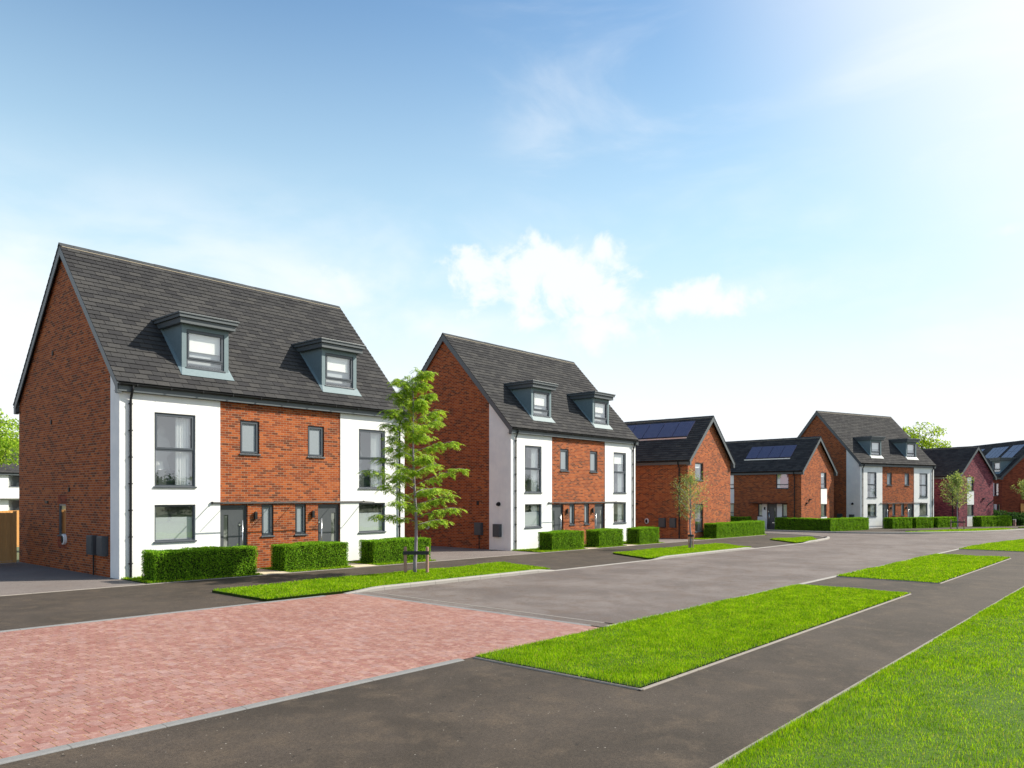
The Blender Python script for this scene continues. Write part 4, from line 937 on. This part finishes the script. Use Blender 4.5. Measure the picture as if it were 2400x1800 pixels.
# loose dark bushes at the right edge
def bush(label, x, y, r, h):
    root = empty('bush', (x, y, gz(x)-.05)); tag(root, label, 'bush', 'dark bushes before the end house'); C = []
    rr = np.random.default_rng(int(x*10)); 
    for k in range(16):
        c = np.array([rr.uniform(-r, r)*.6, rr.uniform(-r, r)*.6, rr.uniform(.2, .8)*h]); rad = rr.uniform(.28, .45)*r
        p = rr.normal(size=(210, 3)); p /= np.linalg.norm(p, axis=1)[:, None]; C.append(c+p*rad*rr.uniform(.5, 1.05, (210, 1))*np.array([1, 1, .9]))
    C = np.concatenate(C); C = C[C[:, 2] > .02]; V, F = leaf_cards(C, .13, rr, .3, .5); mesh_np('foliage', V, F, LEAF4, root)
    b = MB()
    for k in range(5): a = k*1.25; b.tube([(0, 0, 0), (math.cos(a)*r*.25, math.sin(a)*r*.25, h*.4), (math.cos(a)*r*.5, math.sin(a)*r*.5, h*.8)], [.03, .02, .008], 6)
    b.build('stem', BARK2, root)
bush('dark bush just right of the purple house, beside its hedge', 90.3, 13.2, 1.1, 1.7)
bush('dark bush before the side door of the end house at the right edge', 91.4, 12.4, 1.2, 1.6)
bush('low dark bush by the small post at the right edge', 90.7, 11.3, .7, .9)
bush('dark bush at the very right edge of the picture', 92.9, 11.0, 1.3, 1.6)
q = MB(); q.box(-.11, .11, -.11, .11, 0, .62, 0); q.box(-.13, .13, -.13, .13, .62, .66, 1); q.box(-.07, .07, -.125, -.111, .40, .56, 1)
p_ = q.build('marker_post', [STAKE, WPLAS], bevel=.01); p_.location = (89.6, 11.45, gz(89.6)); tag(p_, 'short brown post with a white cap among the bushes at the right edge', 'post')
def small_gate():
    root = empty('garden_gate', (94.95, 11.5, gz(94.95)), R(-51.9)); tag(root, 'golden timber garden gate against the red brick end house', 'gate')
    b = MB()
    for k in range(9): b.box(k*.14, k*.14+.13, 0, .025, .05, 2.1)
    b.build('boards', TIMBERL, root); q = MB(); q.box(-.1, 0, -.03, .07, 0, 2.12); q.box(1.27, 1.37, -.03, .07, 0, 2.12); q.box(-.1, 1.37, -.03, .07, 2.122, 2.22); q.build('gate_frame', TIMBERL, root)
small_gate()

# ------------------------------------------------------------------ timber fences at the left
def fence(name, label, x0, x1, y, h, m, side=-1, group=None, zoff=0.0, posts=True):
    root = empty(name, ((x0+x1)/2, y, gz((x0+x1)/2)+zoff)); tag(root, label, 'fence', group); L = x1-x0; b = MB(); x = -L/2; rr = random.Random(2)
    while x < L/2-.05:
        b.box(x, min(L/2, x+.135), -.012+rr.uniform(-.003, .003), .012, .06+rr.uniform(0, .01), h+rr.uniform(-.008, .008)); x += .142
    b.build('boards', m, root)
    r_ = MB()
    for z in (.35, .95, h-.25): r_.box(-L/2, L/2, .014, .07, z-.04, z+.04)
    r_.build('rail', m, root)
    if posts:
        x = L/2-.06
        while x > -L/2:
            p = MB(); p.box(x-.05, x+.05, -.10, .0-.014, 0, h+.06); p.build('post', TIMBER, root, bevel=.005); x -= .92
    g = MB(); g.box(-L/2, L/2, -.02, .03, 0.0, .055); g.build('gravel_board', m, root)
fence('timber_fence', 'shaded brown timber fence joining the rear corner of the nearest house', 1.0, 8.98, 31.25, 1.78, TIMBER)
fence('timber_fence', 'sunlit orange timber fence showing above the shaded fence at the left', 2.0, 16.0, 41.0, 1.72, TIMBERL, posts=False)

# ------------------------------------------------------------------ trees
def limb_path(p0, d, L, n, sag, rr, wig=.06):
    p = Vector(p0); d = Vector(d).normalized(); out = [p.copy()]
    for k in range(n):
        d = (d+Vector((rr.uniform(-wig, wig), rr.uniform(-wig, wig), rr.uniform(-wig, wig)+sag))).normalized(); p = p+d*(L/n); out.append(p.copy())
    return out
def feathery_tree():
    rr = random.Random(11); r2 = np.random.default_rng(11)
    x, y = 15.86, 17.68; root = empty('street_tree', (x, y, gz(x)+.05)); tag(root, 'tall feathery bright green young tree held between two stakes on the nearest far verge', 'tree', 'young street trees')
    H = 6.15; tr = [(0, 0, -.1)]; n = 16
    for k in range(1, n+1):
        t = k/n; tr.append((.05*math.sin(t*9)+.05*math.sin(t*4+1)-.03, .04*math.cos(t*7), t*H))
    b = MB(); b.tube(tr, [.058*(1-.88*(k/n)**.9)+.004 for k in range(n+1)], 10)
    def tp(z): t = z/H*n; i = min(n-1, int(t)); f = t-i; return Vector(tr[i]).lerp(Vector(tr[i+1]), f)
    tips = []
    nl = 37
    for k in range(nl):
        f = k/(nl-1); z = 1.5+f*(H-1.65); a = k*2.39996+rr.uniform(-.35, .35)
        prof = min(1.0, .62+f*2.6)*(1-max(0, f-.22)*.86)
        ln = 1.52*prof*rr.uniform(.66, 1.12)
        pth = limb_path(tp(z), (math.cos(a), math.sin(a), .36+.40*f), ln, 7, -.035, rr)
        b.tube(pth, [.011*(1-.75*i/7) for i in range(8)], 6)
        for i in range(2, 8):
            for s in range(3):
                az_ = rr.uniform(0, 6.28); sub = limb_path(pth[i], (math.cos(az_)*.8+math.cos(a)*.8, math.sin(az_)*.8+math.sin(a)*.8, rr.uniform(-.12, .22)), rr.uniform(.16, .40), 3, -.12, rr)
                b.tube(sub, [.005, .004, .003, .002], 4, cap=False); tips += [sub[1], sub[2], sub[3]]
    b.build('trunk', BARK, root, smooth=True)
    # pinnate leaves hanging from the twigs
    Vs = []
    for p in tips:
        for q in range(2):
            az_ = rr.uniform(0, 6.28); d = Vector((math.cos(az_), math.sin(az_), rr.uniform(-.35, .30))).normalized(); L = rr.uniform(.16, .30); side = d.cross(Vector((0, 0, 1))).normalized(); nlf = 8
            pos = Vector(p)
            for j in range(nlf):
                d = (d+Vector((0, 0, -.10))).normalized(); pos = pos+d*(L/nlf)
                for sg in (-1, 1):
                    ld = (side*sg+d*.45+Vector((0, 0, -.22+rr.uniform(-.15, .15)))).normalized(); ll = .072*(1-.35*abs(j-3)/4)*rr.uniform(.8, 1.2); wdt = d*ll*.25
                    Vs += [pos, pos+ld*ll*.5+wdt, pos+ld*ll, pos+ld*ll*.5-wdt]
    V = np.array([tuple(v) for v in Vs]); mesh_np('crown', V, np.arange(len(V)).reshape(-1, 4), LEAF1, root)
    return root
feathery_tree()
def tree_support(label, x, y, dx, rot=0):
    root = empty('tree_support', (x, y, gz(x)+.05), rot); tag(root, label, 'tree support', 'stakes holding the young trees')
    for s in (-1, 1):
        b = MB(); b.tube([(s*dx, .06, -.1), (s*dx, .06, .80)], .05, 12); b.tube([(s*dx, .06, .80), (s*dx, .06, .84)], [.05, .04], 12); b.build('stake', STAKE, root)
    b = MB(); b.box(-dx-.06, dx+.06, -.015, .008, .60, .71); b.build('crossbar', TIEM, root, bevel=.004)
tree_support('two pinkish stakes and a black crossbar holding the tall feathery tree', 15.86, 17.62, .34, R(-49.2))
def slim_tree(label, x, y, H, clear, wd, seed, lower_limb=False, leaf=.06, n_l=24, per=110):
    rr = random.Random(seed); r2 = np.random.default_rng(seed); root = empty('street_tree', (x, y, gz(x)+.05)); tag(root, label, 'tree', 'young street trees')
    b = MB(); tr = [(.02*math.sin(k*1.3), .02*math.cos(k*1.7), -.1+k*(H*.93+.1)/10) for k in range(11)]; b.tube(tr, [.05*(1-.85*k/10)+.004 for k in range(11)], 8); C = []
    for k in range(n_l):
        f = k/(n_l-1); z = clear+f*(H*.9-clear); a = k*2.39996+rr.uniform(-.3, .3); prof = (math.sin(min(1, f*.8+.25)*math.pi))**.75
        ln = wd*.62*prof*rr.uniform(.75, 1.3)+.15; p0 = Vector((0, 0, z))
        pth = limb_path(p0, (math.cos(a), math.sin(a), .75), ln*1.25, 5, .05, rr, .1); b.tube(pth, [.014*(1-.75*i/5) for i in range(6)], 5)
        for i in range(1, 6):
            c = np.array(pth[i]); C.append(c+r2.normal(0, .055+.012*i, (per//4, 3))*np.array([1, 1, 1.25]))
    C.append(np.array([0, 0, H*.95])+r2.normal(0, .10, (per, 3))*np.array([1, 1, 1.8]))
    b.build('trunk', BARK, root, smooth=True); C = np.concatenate(C); V, F = leaf_cards(C, leaf, r2, -.2, .5); mesh_np('crown', V, F, LEAF2, root); return root
slim_tree('slim olive-leaved young tree, dark band low on its trunk, before the solar panel house', 33.39, 17.43, 3.75, 1.25, 1.25, 5)
q = empty('tree_support', (33.39, 17.40, gz(33.4)+.05), R(-49)); tag(q, 'pair of short stakes and a dark tie hugging the slim olive tree', 'tree support', 'stakes holding the young trees')
for s in (-1, 1): b = MB(); b.tube([(s*.10, 0, -.1), (s*.10, 0, .68)], .032, 10); b.build('stake', STAKE, q)
b = MB(); b.tube([(0, 0, .58), (0, 0, .68)], .15, 16, cap=False); b.build('tie', TIEM, q)
slim_tree('small pale-leaved tree with a round crown on stakes before the purple house', 71.72, 13.14, 4.8, 1.75, 1.85, 8, leaf=.12, n_l=28, per=100)
tree_support('low stake frame around the small tree before the purple house', 71.72, 13.10, .55, R(-49))
slim_tree('sapling whose leaves just enter at the right edge of the picture', 90.1, 10.35, 4.6, 2.2, 1.7, 12, leaf=.13)
def big_tree(label, x, y, H, rad, cz, seed, leafm, leaf=.2, clumps=46, per=130, zs=.9):
    rr = random.Random(seed); r2 = np.random.default_rng(seed); root = empty('tree', (x, y, gz(x)-.1)); tag(root, label, 'tree', 'full-grown trees behind the houses')
    b = MB(); b.tube([(0, 0, -.2), (.1, .05, cz*.5), (-.05, .1, cz), (.05, 0, H*.85)], [.32, .24, .18, .04], 10); C = []
    for k in range(clumps):
        v = r2.normal(size=3); v /= np.linalg.norm(v); rr_ = r2.random()**.45; c = np.array([v[0]*rad*rr_, v[1]*rad*rr_, cz+(v[2]*(H-cz)*zs if v[2] > 0 else v[2]*rad*.55)*rr_])
        b.tube([(0, 0, cz*.6+rr.random()*cz*.3), tuple(c*np.array([.5, .5, 1])*1.0), tuple(c)], [.09, .05, .015], 5)
        R_ = rad*rr.uniform(.16, .30); p = r2.normal(size=(per, 3)); p /= np.linalg.norm(p, axis=1)[:, None]; C.append(c+p*R_*(r2.random((per, 1))**.4)*np.array([1.15, 1.15, .75]))
    b.build('trunk', BARK2, root); C = np.concatenate(C); V, F = leaf_cards(C, leaf, r2, -.1, .55); mesh_np('crown', V, F, leafm, root)
big_tree('leafy green tree over the left fence, before the distant white house', 15.3, 58.8, 8.6, 3.0, 6.1, 21, LEAF1, .17, 60, 150)
big_tree('tall yellow-green tree rising behind the furthest three-storey house', 121.5, 27.5, 14.2, 4.6, 9.5, 33, LEAF3, .30, 56, 130)
big_tree('lower yellow-green tree half hidden behind the furthest three-storey house roof', 112.5, 30.5, 10.5, 3.4, 7.5, 35, LEAF3, .26, 40, 110)

def tree_belt():
    r2 = np.random.default_rng(77); C = []
    for k in range(15):
        x = 2+k*8.6+r2.uniform(-2, 2); y = -26+r2.uniform(-3, 3)-k*.9; H = r2.uniform(3.6, 6.2)
        for q in range(26):
            c = np.array([x+r2.normal(0, 1.3), y+r2.normal(0, 1.3), gz(x)+H*r2.uniform(.3, .98)]); C.append(c+r2.normal(0, .42, (170, 3)))
        C.append(np.stack([x+r2.normal(0, .08, 90), y+r2.normal(0, .08, 90), gz(x)+r2.uniform(0, H*.5, 90)], 1))
    C = np.concatenate(C); V, F = leaf_cards(C, .26, r2, 0, .6); o = mesh_np('tree_belt', V, F, LEAF4)
    tag(o, 'far belt of trees across the lawn, reflected in the front windows', 'trees', None, 'stuff')
tree_belt()
